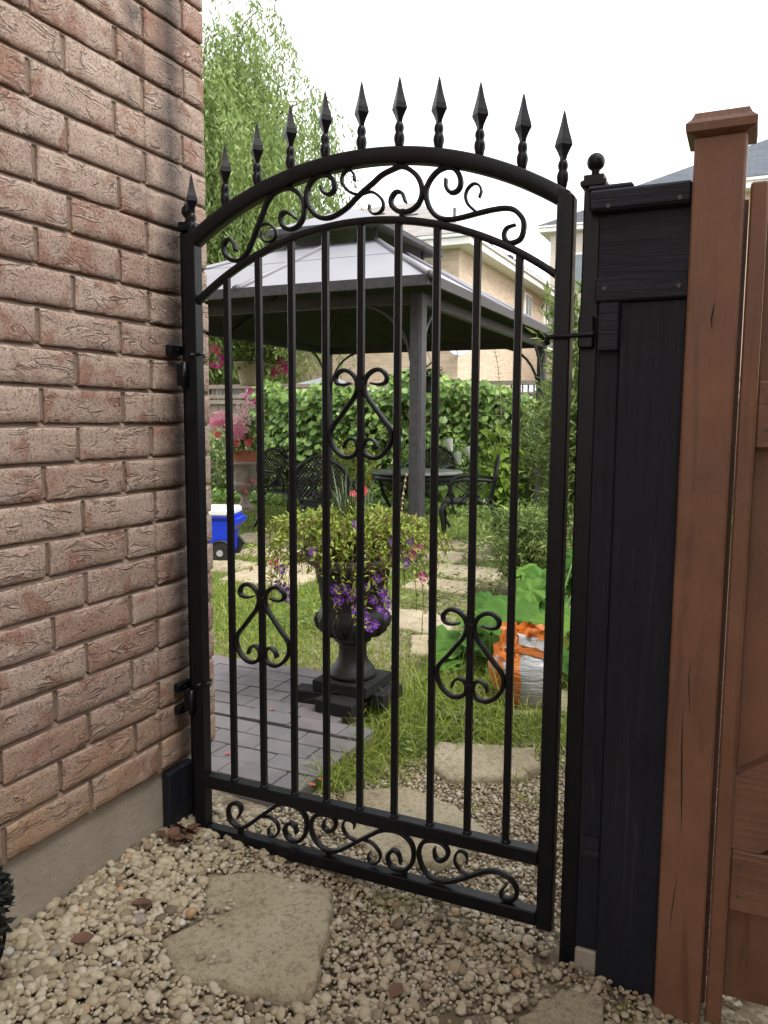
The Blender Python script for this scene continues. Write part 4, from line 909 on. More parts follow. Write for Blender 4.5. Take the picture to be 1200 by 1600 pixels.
b = MB(); b.lathe([(.090, 0), (.098, .006), (.099, .018), (.092, .026), (.090, .034), (.083, .042), (.080, .046), (.068, .060), (.060, .080), (.056, .105), (.057, .128), (.062, .142)], n=36); b.build('foot', M['urnblack'], ur)
b = MB(); prof = [(.062, .142), (.076, .152), (.078, .162), (.070, .17), (.096, .184), (.126, .206), (.144, .234), (.146, .250), (.138, .270), (.128, .282), (.126, .296), (.132, .33), (.142, .38), (.150, .43), (.153, .452)]; b.lathe(prof, n=40); bw = b.build('bowl', M['urnblack'], ur)
b = MB(); b.lathe([(.150, .45), (.168, .46), (.186, .475), (.190, .492), (.184, .50), (.168, .498), (.16, .47)], n=40); b.build('rim', mat_plain('urn_rim', (.09, .085, .085), .6, .25, 14), ur)
b = MB(); b.lathe([(.158, .462), (.159, .478), (.08, .484), (.01, .486)], n=24); b.build('soil', M['soil'], ur)
for k in range(12):                       # gadroon lobes round the bulge
    a = 2 * math.pi * k / 12; b = MB(); b.tube([(r_ * math.cos(a), r_ * math.sin(a), z) for r_, z in ((.075, .176), (.108, .194), (.134, .220), (.1415, .244), (.134, .268))], [.012, .02, .022, .018, .008], 8); b.build('lobe', M['urnblack'], bw)

# old grey urn with the terracotta planter and pink geraniums
M['oldurn'] = mat_plain('weathered_urn', (.30, .245, .21), .85, .35, 10, .002)
u2 = thing('stone_urn', 'weathered grey brown urn on the lawn left of the lattice chair', 'urn', (-4.85, 7.34, -.05))
b = MB(); b.lathe([(.13, 0), (.135, .05), (.10, .07), (.055, .12), (.05, .19), (.075, .22), (.13, .27), (.165, .34), (.175, .36), (.16, .375), (.165, .40), (.185, .52), (.215, .60), (.25, .63), (.25, .66), (.21, .66)], n=28); b.build('bowl', M['oldurn'], u2)
b = MB(); b.box((-.17, -.17, -.0), (.17, .17, .012), .003); b.build('base', M['oldurn'], u2)
M['terracotta'] = mat_plain('terracotta', (.36, .11, .05), .7, .2, 8)
pot = thing('orange_pot', 'orange terracotta square planter standing in the grey brown urn', 'pot', (-4.85, 7.34, .60))
b = MB(); taper(b, .11, .11, .14, .14, 0, .13); taper(b, .15, .15, .155, .155, .1305, .155); b.build('body', M['terracotta'], pot)

# ================================================================== FLOWERS
def flower_mesh(name, m, r=.02, petals=5, cup=.25):
    b = MB()
    for k in range(petals):
        a = 2 * math.pi * k / petals; w = math.pi / petals * 1.08
        p = lambda ang, rr, z: (rr * math.cos(ang), rr * math.sin(ang), z)
        b.add([(0, 0, -r * .25), p(a - w * .55, r * .55, r * cup * .4), p(a - w * .8, r * .92, r * cup * .7), p(a, r * 1.03, r * cup * .6), p(a + w * .8, r * .92, r * cup * .7), p(a + w * .55, r * .55, r * cup * .4)], [(0, 1, 2, 3), (0, 3, 4, 5)], True)
    return b.mesh(name, m)
def mat_petal(name, c, centre):
    t = NT(name); tc = t.n('TexCoord'); ln = t.n('VectorMath', operation='LENGTH'); t.l(tc.outputs['Object'], ln.inputs[0])
    col = t.ramp(ln.outputs['Value'], [(0, centre), (.0045, centre), (.009, c), (.03, tuple(min(1, x * 1.2) for x in c))]); t.color(col).rough(.6).spec(.3)
    tr = t.n('BsdfTranslucent'); t.l(col, tr.inputs[0]); mx = t.n('MixShader'); mx.inputs[0].default_value = .35; t.l(t.b.outputs[0], mx.inputs[1]); t.l(tr.outputs[0], mx.inputs[2]); t.l(mx.outputs[0], t.out.inputs[0]); return t.m
M['purple'] = mat_petal('purple_petal', (.24, .05, .50), (.75, .65, .8)); M['magenta'] = mat_petal('magenta_petal', (.75, .04, .36), (.8, .4, .5)); M['pink'] = mat_petal('pink_petal', (.92, .33, .50), (.95, .7, .7)); M['palepink'] = mat_petal('pale_pink_petal', (.92, .62, .64), (.7, .2, .25)); M['coral'] = mat_petal('coral_petal', (.78, .12, .16), (.85, .4, .35))
fl = {c: flower_mesh('flower', M[c], .021) for c in ('purple', 'magenta', 'pink', 'palepink', 'coral')}
def face_rot(d): return Vector(d).to_track_quat('Z', 'Y').to_euler()
toward = (Vector((1.36, -1.74, 1.17)) - Vector((*UP, .6))).normalized()

pet = thing('petunia_plant', 'bushy yellow green petunia plant with purple flowers filling the black urn', 'plant', (*UP, .62))
rn = random.Random(14); LP, LD, LN = [], [], []; stems = MB()
camr = Vector((.91, .4147, 0)); camf = Vector((-.4147, .91, 0))
for k in range(430):
    a = rn.uniform(0, 2 * math.pi); rr = rn.random() ** .6; reach = (.30 if abs(math.cos(a - .43)) > .6 else .21) * rr
    top = (.20 + .10 * rn.random()) * (1 - .30 * rr) ; trail = (math.cos(a - 5.14) > .55) or (math.cos(a - 3.3) > .8); dr = rn.uniform(.05, .40) * rr ** 2 if trail and rn.random() < .55 else rn.uniform(0, .07)
    d = Vector((math.cos(a), math.sin(a), 0)); s0 = d * .08 * rr + Vector((0, 0, -.01))
    P_ = smooth_path([s0, s0 + d * reach * .4 + Vector((0, 0, top * .8)), s0 + d * reach * .8 + Vector((0, 0, top * .75)), s0 + d * reach * 1.05 + Vector((0, 0, top * .55 - dr * .5)), s0 + d * reach * 1.1 + Vector((rn.uniform(-.03, .03), rn.uniform(-.03, .03), top * .38 - dr))], .016)
    if k % 2 == 0: stems.tube(P_[::3] + [P_[-1]], .0013, 3, cap=False)
    for i in range(3, len(P_), 1):
        if rn.random() < .75:
            t_ = Vector(P_[i]) - Vector(P_[i - 1]); q_ = Vector((rn.gauss(0, 1), rn.gauss(0, 1), rn.gauss(.3, 1))); LP.append(P_[i]); LD.append(q_ * .7 + t_.normalized() * .5); LN.append((rn.gauss(0, .5), rn.gauss(0, .5), 1))
LP, LD, LN = np.array(LP, float), np.array([v[:] for v in LD], float), np.array(LN, float)
rv = np.clip(RNG.normal(.45, .2, len(LP)) + (LP[:, 2] < .02) * .15, 0, 1)
put('foliage', leaf_mesh('foliage', LP, LD, LN, RNG.uniform(.018, .034, len(LP)), RNG.uniform(.009, .015, len(LP)), M['petunia'], rv), pet)
# tangle of bare brown stems above the rim
for k in range(120):
    a = rn.uniform(0, 2 * math.pi); d = Vector((math.cos(a), math.sin(a), 0)); P_ = smooth_path([d * rn.uniform(.02, .1) + Vector((0, 0, -.02)), d * rn.uniform(.12, .2) + Vector((rn.uniform(-.05, .05), rn.uniform(-.05, .05), rn.uniform(.0, .09))), d * rn.uniform(.2, .26) + Vector((rn.uniform(-.06, .06), 0, rn.uniform(-.04, .03)))], .03); stems.tube(P_, .0017, 3, cap=False)
stems.build('stems', M['drystem'], pet)
# flowers: (right, toward camera, up) offsets from the urn axis at rim height
for (u, f, z, c) in ((.03, .20, -.10, 'purple'), (.12, .17, -.10, 'purple'), (-.045, .20, -.13, 'purple'), (.0, .19, -.12, 'purple'), (.02, .20, -.165, 'purple'), (.045, .20, -.175, 'purple'), (.13, .16, -.13, 'purple'), (.135, .16, -.19, 'purple'), (.095, .19, -.225, 'purple'), (.075, .19, -.235, 'purple'), (.02, .19, .16, 'purple'), (.045, .22, .045, 'purple'), (-.14, .2, .055, 'purple'), (.17, .15, .03, 'purple'), (.21, .12, .0, 'purple'), (.23, .08, .08, 'purple'), (.24, .1, .03, 'magenta'), (-.27, .10, -.11, 'purple'), (-.29, .09, -.09, 'purple'), (-.25, .11, -.12, 'purple'), (-.245, .12, -.145, 'purple'), (-.28, .1, -.03, 'purple'), (.155, .15, -.16, 'purple'), (.28, .08, -.06, 'magenta'), (-.02, .19, -.09, 'purple'), (.06, .19, -.08, 'purple'), (.085, .185, -.13, 'purple'), (-.06, .19, -.09, 'purple'), (.1, .18, -.05, 'purple'), (.06, .2, -.2, 'purple'), (-.09, .2, .1, 'purple'), (.16, .16, .09, 'purple'), (.11, .17, -.17, 'purple'), (-.31, .1, .0, 'coral'), (.26, .1, .055, 'magenta')):
    p = camr * u - camf * f + Vector((0, 0, z)); d = toward + Vector((rn.gauss(0, .3), rn.gauss(0, .3), rn.gauss(.2, .25))); k = rn.uniform(.8, 1.08); put('flower', fl[c], pet, p, face_rot(d), (k, k, k))
# spiky grass, coral flowers and the tall seed stalk rising out of the urn
sp_ = thing('spike_plant', 'spiky dracaena leaves rising from the middle of the black urn', 'plant', (*UP, .62)); b = MB()
P_, D_ = [], []
for k in range(46):
    a = rn.uniform(0, 6.28); t_ = rn.uniform(.1, .55); d = Vector((math.cos(a) * t_, math.sin(a) * t_, 1)).normalized(); L_ = rn.uniform(.22, .36); base = -camr * .02 + Vector((rn.gauss(0, .012), rn.gauss(0, .012), .06))
    s = d.cross(Vector((0, 0, 1))).normalized() * .0045; m1 = base + d * L_ * .6; tip = base + d * L_ - Vector((0, 0, L_ * t_ * .22)); b.add([base - s, base + s, m1 + s * .8, m1 - s * .8, tip], [(0, 1, 2, 3), (3, 2, 4)])
b.build('blades', mat_plain('spike_green', (.10, .14, .07), .55, .3, 20), sp_)
cg = thing('coral_geranium', 'small geranium with coral red blooms at the top of the urn', 'plant', (UP[0], UP[1], .62)); b = MB()
for (u, z) in ((.035, .27), (.065, .262), (.05, .285), (.08, .272)):
    p = camr * u - camf * .03 + Vector((0, 0, z)); b.tube([(camr * .05)[:], p[:]], .0018, 4)
    for q_ in range(2): put('flower', fl['coral'], cg, p + camr * -.03 + Vector((rn.gauss(0, .01), rn.gauss(0, .01), rn.gauss(0, .008))), face_rot(toward + Vector((rn.gauss(0, .4), rn.gauss(0, .4), .3))), (.62, .62, .62))
b.build('stalk', M['greenstem'], cg)
def big_leaf_mesh(name, m, r, lobes=5, seed=0, wav=.12, tone=.5):
    """a broad lobed leaf lying in xy, stalk at the origin, tip towards +y"""
    rn_ = random.Random(seed); n = 40; ringsn = [.25, .5, .75, 1.0]; V = [(0, 0, 0)]
    for s in ringsn:
        for k in range(n):
            a = 2 * math.pi * k / n; lob = .84 + (.075 if lobes > 3 else .13) * math.cos(lobes * (a - math.pi / 2)) + .035 * math.cos(13 * a + seed); notch = 1 - .75 * math.exp(-((abs((a - 1.5 * math.pi + math.pi) % (2 * math.pi) - math.pi)) / .22) ** 2)
            rr = r * lob * (1 - (1 - notch) * s); z = r * wav * (math.sin(a * lobes + seed) * s * .5 + .35 * math.cos(2 * a + seed) * s * s - .55 * s * s) + rn_.uniform(-.01, .01) * r + (mnoise.noise(Vector((6 * s * math.cos(a) * .6, 6 * s * math.sin(a) * .6, seed))) * .16 * r + r * .035 * math.cos(10 * a) * s if lobes > 3 else 0)
            V.append((rr * s * math.cos(a), rr * s * math.sin(a), z))
    F = [(0, 1 + k, 1 + (k + 1) % n) for k in range(n)] + [(1 + (q_) * n + k, 1 + (q_ + 1) * n + k, 1 + (q_ + 1) * n + (k + 1) % n, 1 + q_ * n + (k + 1) % n) for q_ in range(3) for k in range(n)]
    b_ = MB(); b_.add(V, F, True); me = b_.mesh(name, m); a_ = me.attributes.new('rnd', 'FLOAT', 'POINT'); a_.data.foreach_set('value', np.full(len(me.vertices), tone, np.float32)); return me
# nasturtium-like round leaves right of the stalk
nl = thing('nasturtium', 'round bright green leaves and pale seed stalk at the right of the urn', 'plant', (UP[0], UP[1], .62)); lm = big_leaf_mesh('leaf', M['vine'], .035, 3, 4, .1, .9)
for (u, f, z) in ((.215, .03, .145), (.235, .06, .10), (.205, .05, .09), (.245, .02, .125), (.225, .05, .06)): put('leaf', lm, nl, camr * u - camf * f + Vector((0, 0, z)), (R(50) + rn.gauss(0, .3), rn.gauss(0, .3), rn.uniform(0, 6)))
b = MB(); P_ = smooth_path([(camr * .14)[:], (camr * .19 + Vector((0, 0, .15)))[:], (camr * .20 + Vector((0, 0, .26)))[:], (camr * .212 + Vector((0, 0, .335)))[:]], .02); b.tube(P_, .002, 4)
for i in range(len(P_) // 2, len(P_)): b.lathe([(.003, -.006), (.006, 0), (.002, .006)], Vector(P_[i]) + Vector((rn.gauss(0, .003), rn.gauss(0, .003), 0)), 5)
b.build('seed_stalk', mat_plain('seed_stalk', (.42, .33, .2), .8, .3, 30), nl)

# geranium in the orange pot
def flower_plant(name, label, loc, R_, H_, nleaf, lsize, heads, m='vine', gpot=0.0):
    t = thing(name, label, 'plant', loc); n = nleaf
    P = RNG.normal(0, 1, (n, 3)); P = norm(P) * (RNG.random((n, 1)) ** .4) * np.array([[R_, R_, H_]]); P[:, 2] = P[:, 2] + H_ * .8 + gpot
    D = norm(P * np.array([[1, 1, .6]])) + RNG.normal(0, .5, (n, 3)); N = np.tile([[0, 0, 1.0]], (n, 1)) + RNG.normal(0, .4, (n, 3))
    put('foliage', leaf_mesh('foliage', P, D, N, lsize * RNG.uniform(.7, 1.3, n), lsize * .75 * RNG.uniform(.7, 1.2, n), M[m]), t)
    b_ = MB()
    for (p, c, k, cnt) in heads:
        b_.tube([(0, 0, gpot), tuple(np.array(p) * .5 + np.array([0, 0, .1])), p], .004, 4)
        for i in range(cnt * 3 if cnt > 1 else 1):
            o_ = Vector((rn.gauss(0, 1), rn.gauss(0, 1), rn.gauss(0, .8))).normalized() * (.06 * k * rn.uniform(.5, 1) if cnt > 1 else 0); put('flower', fl[c], t, Vector(p) + o_, face_rot(o_ + toward * .05 + Vector((0, 0, .02))), (k * .92, k * .92, k * .92))
    b_.build('stalk', M['greenstem'], t); return t
def cam_off(u, z, f=0.0): return tuple(camr * u - camf * f + Vector((0, 0, z)))
flower_plant('geranium', 'geranium with big pink flower heads in the orange planter', (-4.85, 7.34, .74), .26, .26, 520, .075, [(cam_off(-.33, .42, .1), 'pink', 2.2, 10), (cam_off(-.07, .32, .2), 'pink', 2.6, 14), (cam_off(-.02, .38, .2), 'palepink', 2.4, 8), (cam_off(.03, .62, .1), 'palepink', 2.4, 3), (cam_off(.14, .74, .05), 'magenta', 2.4, 4), (cam_off(.03, .16, .2), 'coral', 2.6, 3), (cam_off(-.3, .25, .1), 'coral', 2, 2), (cam_off(.13, -.45, .2), 'coral', 2, 2)])
# hanging pots under the gazebo
M['tanpot'] = mat_plain('tan_plastic', (.45, .36, .27), .6, .12, 6)
def hanging(name, label, loc, r, h, mpot, ztop, n, m, heads, lsize=.07):
    t = thing(name, label, 'planter', loc); b_ = MB(); b_.lathe([(r * .62, 0), (r * .66, h * .1), (r * .92, h * .86), (r * 1.04, h * .88), (r * 1.05, h), (r * .95, h), (r * .9, h * .86)], n=24); b_.build('pot', mpot, t)
    for k in range(3):
        a = k * 2.094 + .4; b_ = MB(); b_.tube([(r * math.cos(a), r * math.sin(a), h), (0, 0, min(ztop - loc[2], h + .5))], .004, 4); b_.build('chain', M['drystem'], t)
    b_ = MB(); b_.tube([(0, 0, min(ztop - loc[2], h + .49)), (0, 0, ztop - loc[2])], .005, 4); b_.build('hook', M['castiron'], t)
    f = flower_plant(name.replace('planter', 'plant'), label.replace('pot', 'plant in the pot') if False else 'plant trailing from the ' + label, (loc[0], loc[1], loc[2] + h * .7), r * 1.7, r * .9, n, lsize, heads, m); return t
hanging('hanging_planter', 'tan hanging pot under the left side of the gazebo', (-4.2, 6.56, 1.58), .20, .28, M['tanpot'], 2.2, 420, 'fern', [(cam_off(-.42, .12), 'magenta', 2.4, 4), (cam_off(.34, .02), 'magenta', 2.2, 4), (cam_off(.42, .04), 'magenta', 2, 3), (cam_off(-.44, .28), 'coral', 1.6, 2)])
hanging('hanging_planter', 'black hanging basket on a curled hook under the far gazebo beam', (-2.8, 8.75, 1.56), .15, .22, M['rubber'], 2.2, 200, 'vine', [])
b = MB(); P_ = smooth_path([(-.07, 0, .30), (-.05, 0, .36), (.02, 0, .37), (.06, 0, .31), (.03, 0, .24), (-.05, 0, .15), (-.07, 0, .11), (.07, 0, .115)], .02); P_ = [(p[0] * .7, 0, p[2] * .75) for p in P_]; b.tube(P_, .014, 6); b.tube([(.0, 0, .275), (0, 0, .35)], .004, 4)
hk = thing('hanging_ornament', 'black curled hook with a round disc hanging from the gazebo beam', 'ornament', (-2.83, 8.40, 1.98)); b.build('hook', M['castiron'], hk)
b = MB(); b.tube([(-.02, -.006, .03), (-.02, .006, .03)], .055, 18, smooth=False); b.build('disc', M['oldurn'], hk)
# grey tarp seen left, satellite dish further down with the house

# ================================================================== SOIL BAG
def mat_bag():
    t = NT('soil_bag'); v = t.coord('Object'); sx = t.n('SeparateXYZ'); t.l(v, sx.inputs[0])
    wob = t.math('MULTIPLY', t.math('SUBTRACT', t.noise(v, 9, 3), .5), .09)
    xw = t.math('ADD', sx.outputs['X'], t.math('MULTIPLY', wob, .5)); left = t.math('MAXIMUM', t.step(xw, -.108, -.112), t.math('MULTIPLY', t.step(xw, -.034, -.038), t.step(xw, -.082, -.078))); top = t.step(t.math('ADD', sx.outputs['Z'], wob), .285, .288)
    both = t.math('MAXIMUM', left, top)
    w = t.ramp(t.noise(v, 7, 4), [(.3, (.30, .305, .31)), (.7, (.46, .465, .475))]); prt = t.noise(v, 45, 2); w = t.mix(t.math('MULTIPLY', t.step(prt, .62, .66), .35), w, (.35, .37, .40))
    og = t.mix(t.math('MULTIPLY', t.step(t.noise(v, 14, 3), .55, .6), .6), (.60, .17, .025), (.5, .45, .40))
    t.color(t.mix(both, w, og)).rough(.32).spec(.5)
    m2 = t.n('Mapping'); m2.inputs['Rotation'].default_value = (0, .25, 0); m2.inputs['Scale'].default_value = (1.2, 1.2, 6); t.l(v, m2.inputs[0]); t.bump(t.noise(m2.outputs[0], 9, 4, .6, .6), .012); t.bump(t.noise(v, 40, 3), .003); return t.m
M['bag'] = mat_bag()
bag = thing('soil_bag', 'slumped white and orange plastic sack of soil on the slab near the gate', 'bag', (.545, 1.565, -.036), R(12)); bag.scale = (.92, .92, .95)
nu, nv = 40, 22; V = []
for j in range(nv + 1):
    ph = -math.pi / 2 + math.pi * j / nv
    for i in range(nu):
        th = 2 * math.pi * i / nu; cx_, sx_ = math.cos(th), math.sin(th); sg = lambda q_, e: math.copysign(abs(q_) ** e, q_)
        x = .168 * sg(cx_, .9) * abs(math.cos(ph)) ** .68; y = .125 * sg(sx_, .9) * abs(math.cos(ph)) ** .68; z = .155 * sg(math.sin(ph), .9) + .150
        lean = (z / .3); nk = float(sstep(.55, 1.0, lean)); x *= 1.0 - .38 * nk; y *= 1 - .42 * nk; x -= .035 * lean
        nn = mnoise.noise(Vector((x * 9, y * 9, z * 14))) * .012 + mnoise.noise(Vector((x * 25, y * 25, z * 40))) * .004
        V.append((x * (1 + nn * 4), y * (1 + nn * 4), max(z + nn, .001)))
F = [(j * nu + i, j * nu + (i + 1) % nu, (j + 1) * nu + (i + 1) % nu, (j + 1) * nu + i) for j in range(nv) for i in range(nu)]
b = MB(); b.add(V, F, True); b.build('sack', M['bag'], bag)
M['orange'] = mat_plain('orange_film', (.58, .16, .025), .35, .25, 14, .002); M['film'] = mat_plain('clear_white_film', (.42, .42, .42), .3, .2, 20, .002)
def crumple(mb, pts, w, seed, amp=.012):
    """a folded strip of film standing along a path"""
    V_ = []; n = len(pts)
    for i, p in enumerate(pts):
        for k in range(5):
            t_ = k / 4; V_.append((p[0] + mnoise.noise(Vector((i * .7, k * .9, seed))) * amp * (1 + t_), p[1] + mnoise.noise(Vector((i * .8, k, seed + 5))) * amp * (1 + t_) + w[1] * t_, p[2] + w[0] * t_ + mnoise.noise(Vector((i * .9, k, seed + 9))) * amp))
    mb.add(V_, [(i * 5 + k, i * 5 + k + 1, (i + 1) * 5 + k + 1, (i + 1) * 5 + k) for i in range(n - 1) for k in range(4)], True)
b = MB(); crumple(b, [(-.135 + .20 * i / 13, -.05 + .02 * math.sin(i), .283) for i in range(14)], (.070, .02), 1, .02); crumple(b, [(-.13 + .20 * i / 13, -.01 + .02 * math.sin(i), .285) for i in range(14)], (.082, .02), 6, .022); crumple(b, [(-.10 + .2 * i / 9, -.082, .262 - .03 * i / 9) for i in range(10)], (.035, .01), 4, .01); b.build('folded_top', M['orange'], bag)
b = MB(); crumple(b, [(-.05 + .17 * i / 9, -.075, .292 - .035 * i / 9) for i in range(10)], (.045, .015), 3, .012); b.build('film_band', M['film'], bag)
b = MB(); crumple(b, [(-.16 + .10 * i / 7, -.098 + .012 * i / 7, .225 + .02 * math.sin(i)) for i in range(8)], (.06, .02), 8, .012); b.build('loose_corner', M['orange'], bag)

# ================================================================== PLANTS NEAR THE GATE
M['squash'] = mat_leaf('squash_leaves', [(0, (.03, .085, .014)), (.5, (.065, .165, .026)), (1, (.14, .27, .045))], .65, .3, .2)
sq = thing('squash_plant', 'squash plant with very large lobed green leaves behind the soil bag', 'plant', (.36, 2.35, -.05)); b = MB()
lms = [big_leaf_mesh('leaf', M['squash'], r_, 5, i, .16, tn) for i, (r_, tn) in enumerate(((.12, .45), (.14, .6), (.10, .8), (.13, .35), (.11, .95)))]
for k in range(60):
    x, y = rn.uniform(-.25, .5), rn.uniform(-.55, .75); z = rn.uniform(.08, .34) + .16 * max(0, y); 
    if k < 8: x, y, z = rn.uniform(-.32, -.05), rn.uniform(-.6, -.1), rn.uniform(.03, .14)
    tilt = Vector((rn.gauss(.0, .3), rn.gauss(-.55, .3), 1)); q_ = tilt.to_track_quat('Z', 'Y'); e = (q_.to_matrix() @ Matrix.Rotation(rn.uniform(0, 6.28), 3, 'Z')).to_euler(); k_ = rn.uniform(.75, 1.15)
    put('leaf', lms[k % 5], sq, (x, y, z), e, (k_, k_, k_)); b.tube(smooth_path([(x * .4, y * .4, 0), (x * .75, y * .75, z * .6), (x, y, z)], .06), .005, 5)
b.build('stems', M['greenstem'], sq)
# feathery fern-like bush right of the chair, and a denser one at the fence gap
def feather(name, label, loc, n_st, H_, spread, leaf, m, per=70, cat='bush'):
    t = thing(name, label, cat, loc); b_ = MB(); LP, LD = [], []
    for k in range(n_st):
        a = rn.uniform(0, 6.28); s = rn.random() ** .7 * spread; h = H_ * rn.uniform(.55, 1.0); P_ = smooth_path([(0.06 * math.cos(a), .06 * math.sin(a), 0), (s * .45 * math.cos(a), s * .45 * math.sin(a), h * .55), (s * .9 * math.cos(a), s * .9 * math.sin(a), h * .95), (s * 1.25 * math.cos(a), s * 1.25 * math.sin(a), h * .93)], .05); b_.tube(P_, .006, 4)
        for q_ in range(per):
            i = rn.randrange(len(P_) // 4, len(P_)); br = Vector((rn.gauss(0, 1), rn.gauss(0, 1), rn.gauss(.4, .7))).normalized(); ln = rn.uniform(.03, .2)
            for e in range(4): LP.append(Vector(P_[i]) + br * ln * (e + 1) / 4); LD.append(br + Vector((rn.gauss(0, .8), rn.gauss(0, .8), rn.gauss(.1, .8))))
    LP = np.array([v[:] for v in LP]); LD = np.array([v[:] for v in LD]); n = len(LP)
    put('foliage', leaf_mesh('foliage', LP, LD, RNG.normal(0, 1, (n, 3)), leaf * RNG.uniform(.6, 1.3, n), leaf * .22, M[m]), t); b_.build('stems', M['greenstem'], t); return t
feather('feathery_bush', 'feathery green bush right of the side view chair', (-.38, 6.5, -.05), 34, 1.5, .42, .055, 'fern', 80)
feather('fern_clump', 'low feathery clump beside the stepping stones right', (-.52, 5.2, -.05), 14, .42, .24, .05, 'fern', 60)
feather('goldenrod', 'tall leafy stalks growing in front of the right gazebo post', (-.22, 5.45, -.05), 12, 2.0, .22, .085, 'fern', 60)
feather('narrow_leaf_shrub', 'narrow leaved shrub showing in the gap right of the iron gate', (.18, 4.4, -.05), 16, 2.35, .32, .10, 'willow', 70)
feather('leafy_weeds', 'leafy weeds right of the stepping stones behind the squash', (-.05, 3.7, -.05), 18, .6, .4, .06, 'fern', 60)
# dried vine stems hanging at the latch post
dv = thing('dried_vine', 'dried twisted vine stem behind the latch post gap', 'vine', (1.015, .12, -.05)); b = MB()
for k in range(3): b.tube(smooth_path([(rn.uniform(-.02, .03), rn.uniform(-.01, .02), .02 + .12 * i) for i in range(9)], .02), .0045, 5)
b.build('stems', mat_plain('dry_vine', (.30, .20, .13), .9, .3, 20), dv)
# yellow flowered bushes before the back fence
def blob_bush(name, label, loc, rx, ry, rz_, n, lsize, m, cat='bush', fcol=None, nf=0):
    t = thing(name, label, cat, loc); P = norm(RNG.normal(0, 1, (n, 3))) * (RNG.random((n, 1)) ** .35)
    k_ = np.array([mnoise.noise(Vector(p * 2.3) + Vector((loc[0], loc[1], 3))) for p in P]); P = P * (1 + .35 * k_[:, None]) * np.array([[rx, ry, rz_]]); P[:, 2] += rz_ * .9; P[:, 2] = np.maximum(P[:, 2], .01)
    D = RNG.normal(0, 1, (n, 3)) + norm(P) * .6; put('foliage', leaf_mesh('foliage', P, D, np.tile([[0, -.3, 1.0]], (n, 1)) + RNG.normal(0, .4, (n, 3)), lsize * RNG.uniform(.6, 1.3, n), lsize * .6 * RNG.uniform(.7, 1.2, n), M[m]), t)
    b_ = MB()
    for k in range(7): a = rn.uniform(0, 6.28); b_.tube([(0, 0, 0), (rx * .3 * math.cos(a), ry * .3 * math.sin(a), rz_ * .8), (rx * .6 * math.cos(a), ry * .6 * math.sin(a), rz_ * 1.5)], .008, 4)
    b_.build('stems', M['greenstem'], t)
    if nf:
        fm_ = flower_mesh('flower', M[fcol], .03)
        for k in range(nf):
            p = P[rn.randrange(n)] * 1.04; put('flower', fm_, t, p, face_rot((toward.x + rn.gauss(0, .3), toward.y, .6)))
    return t
M['yellow'] = mat_petal('yellow_petal', (.72, .50, .04), (.5, .3, .03))
blob_bush('yellow_bush', 'yellow flowering bush between the two left chairs', (-4.3, 9.3, -.05), .55, .4, .5, 1500, .07, 'petunia', 'bush', 'yellow', 26)
blob_bush('green_bush', 'pale green bush behind the garden table', (-3.0, 9.7, -.05), .7, .4, .55, 2200, .08, 'vine')
blob_bush('green_bush', 'leafy bush behind the stone urn at the fence', (-6.6, 9.6, -.05), .8, .5, .6, 2200, .09, 'fern')
blob_bush('green_bush', 'rounded bush behind the side view chair', (-1.05, 9.3, -.05), .75, .5, .75, 2600, .09, 'fern')
blob_bush('green_bush', 'dark bush at the right end of the back fence', (-.1, 9.6, -.05), .9, .6, .8, 2600, .10, 'vine')
blob_bush('lime_bush', 'lime green broad leaved plant left of the fern bush', (-1.75, 8.9, -.05), .3, .3, .62, 300, .17, 'lime')
# calla lilies
ca = thing('calla_lily', 'white calla lilies with broad leaves left of the side view chair', 'plant', (-2.25, 8.95, -.05)); b = MB(); clm = big_leaf_mesh('leaf', M['vine'], .16, 1, 3, .18, .75)
for k in range(16):
    p = (rn.uniform(-.4, .35), rn.uniform(-.2, .2), rn.uniform(.2, .55)); put('leaf', clm, ca, p, (R(55) + rn.gauss(0, .25), rn.gauss(0, .3), rn.gauss(0, .7))); b.tube([(p[0] * .3, p[1] * .3, 0), p], .008, 4)
wp = mat_plain('white_spathe', (.88, .88, .84), .5, .05, 5)
for (x, z) in ((-.18, .80), (.10, .70), (-.05, .62)):
    b2 = MB(); V = []
    for j in range(7):
        for i in range(10):
            t_ = j / 6; a = -math.pi * .8 + 1.6 * math.pi * i / 9; rr = .02 + .055 * t_ ** 1.3; V.append((rr * math.cos(a) * (1 + .3 * t_), rr * math.sin(a), .16 * t_ + .05 * t_ * math.cos(a)))
    b2.add(V, [(j * 10 + i, j * 10 + i + 1, (j + 1) * 10 + i + 1, (j + 1) * 10 + i) for j in range(6) for i in range(9)], True); o = b2.build('flower', wp, ca); o.location = (x, -.1, z); o.rotation_euler = (R(20), R(12), R(-70)); b.tube([(x * .3, 0, 0), (x, -.1, z + .01)], .008, 5)
b.build('stems', M['greenstem'], ca)

# ================================================================== BACK FENCE AND VINES
FY = 10.6; M['greywood'] = mat_paint_wood('weathered_wood', (.20, .165, .13), 'Z', .85); M['greywoodx'] = mat_paint_wood('weathered_rail', (.22, .18, .145), 'X', .85)
fe = thing('back_fence', 'weathered grey brown board fence along the back of the garden', 'fence', (-4, FY, -.05)); fpl = MB(); fpl.box((-.069, -.01, 0), (.069, .01, 1.55), .002); fmesh = fpl.mesh('plank', M['greywood'])
for i in range(72): put('plank', fmesh, fe, (-5.2 + i * .15, 0, 0), (0, 0, rn.uniform(-.01, .01)))
for z in (.3, 1.5, 1.60, 1.78):
    b = MB(); b.box((-5.3, -.045, z), (5.7, -.0105, z + .07), .003); b.build('rail', M['greywoodx'], fe)
lat = MB(); lat.box((-.012, -.006, 1.555), (.012, .006, 1.80), .001); lme = lat.mesh('slat', M['greywood'])
for i in range(120): put('slat', lme, fe, (-5.2 + i * .09, -.0, 0))
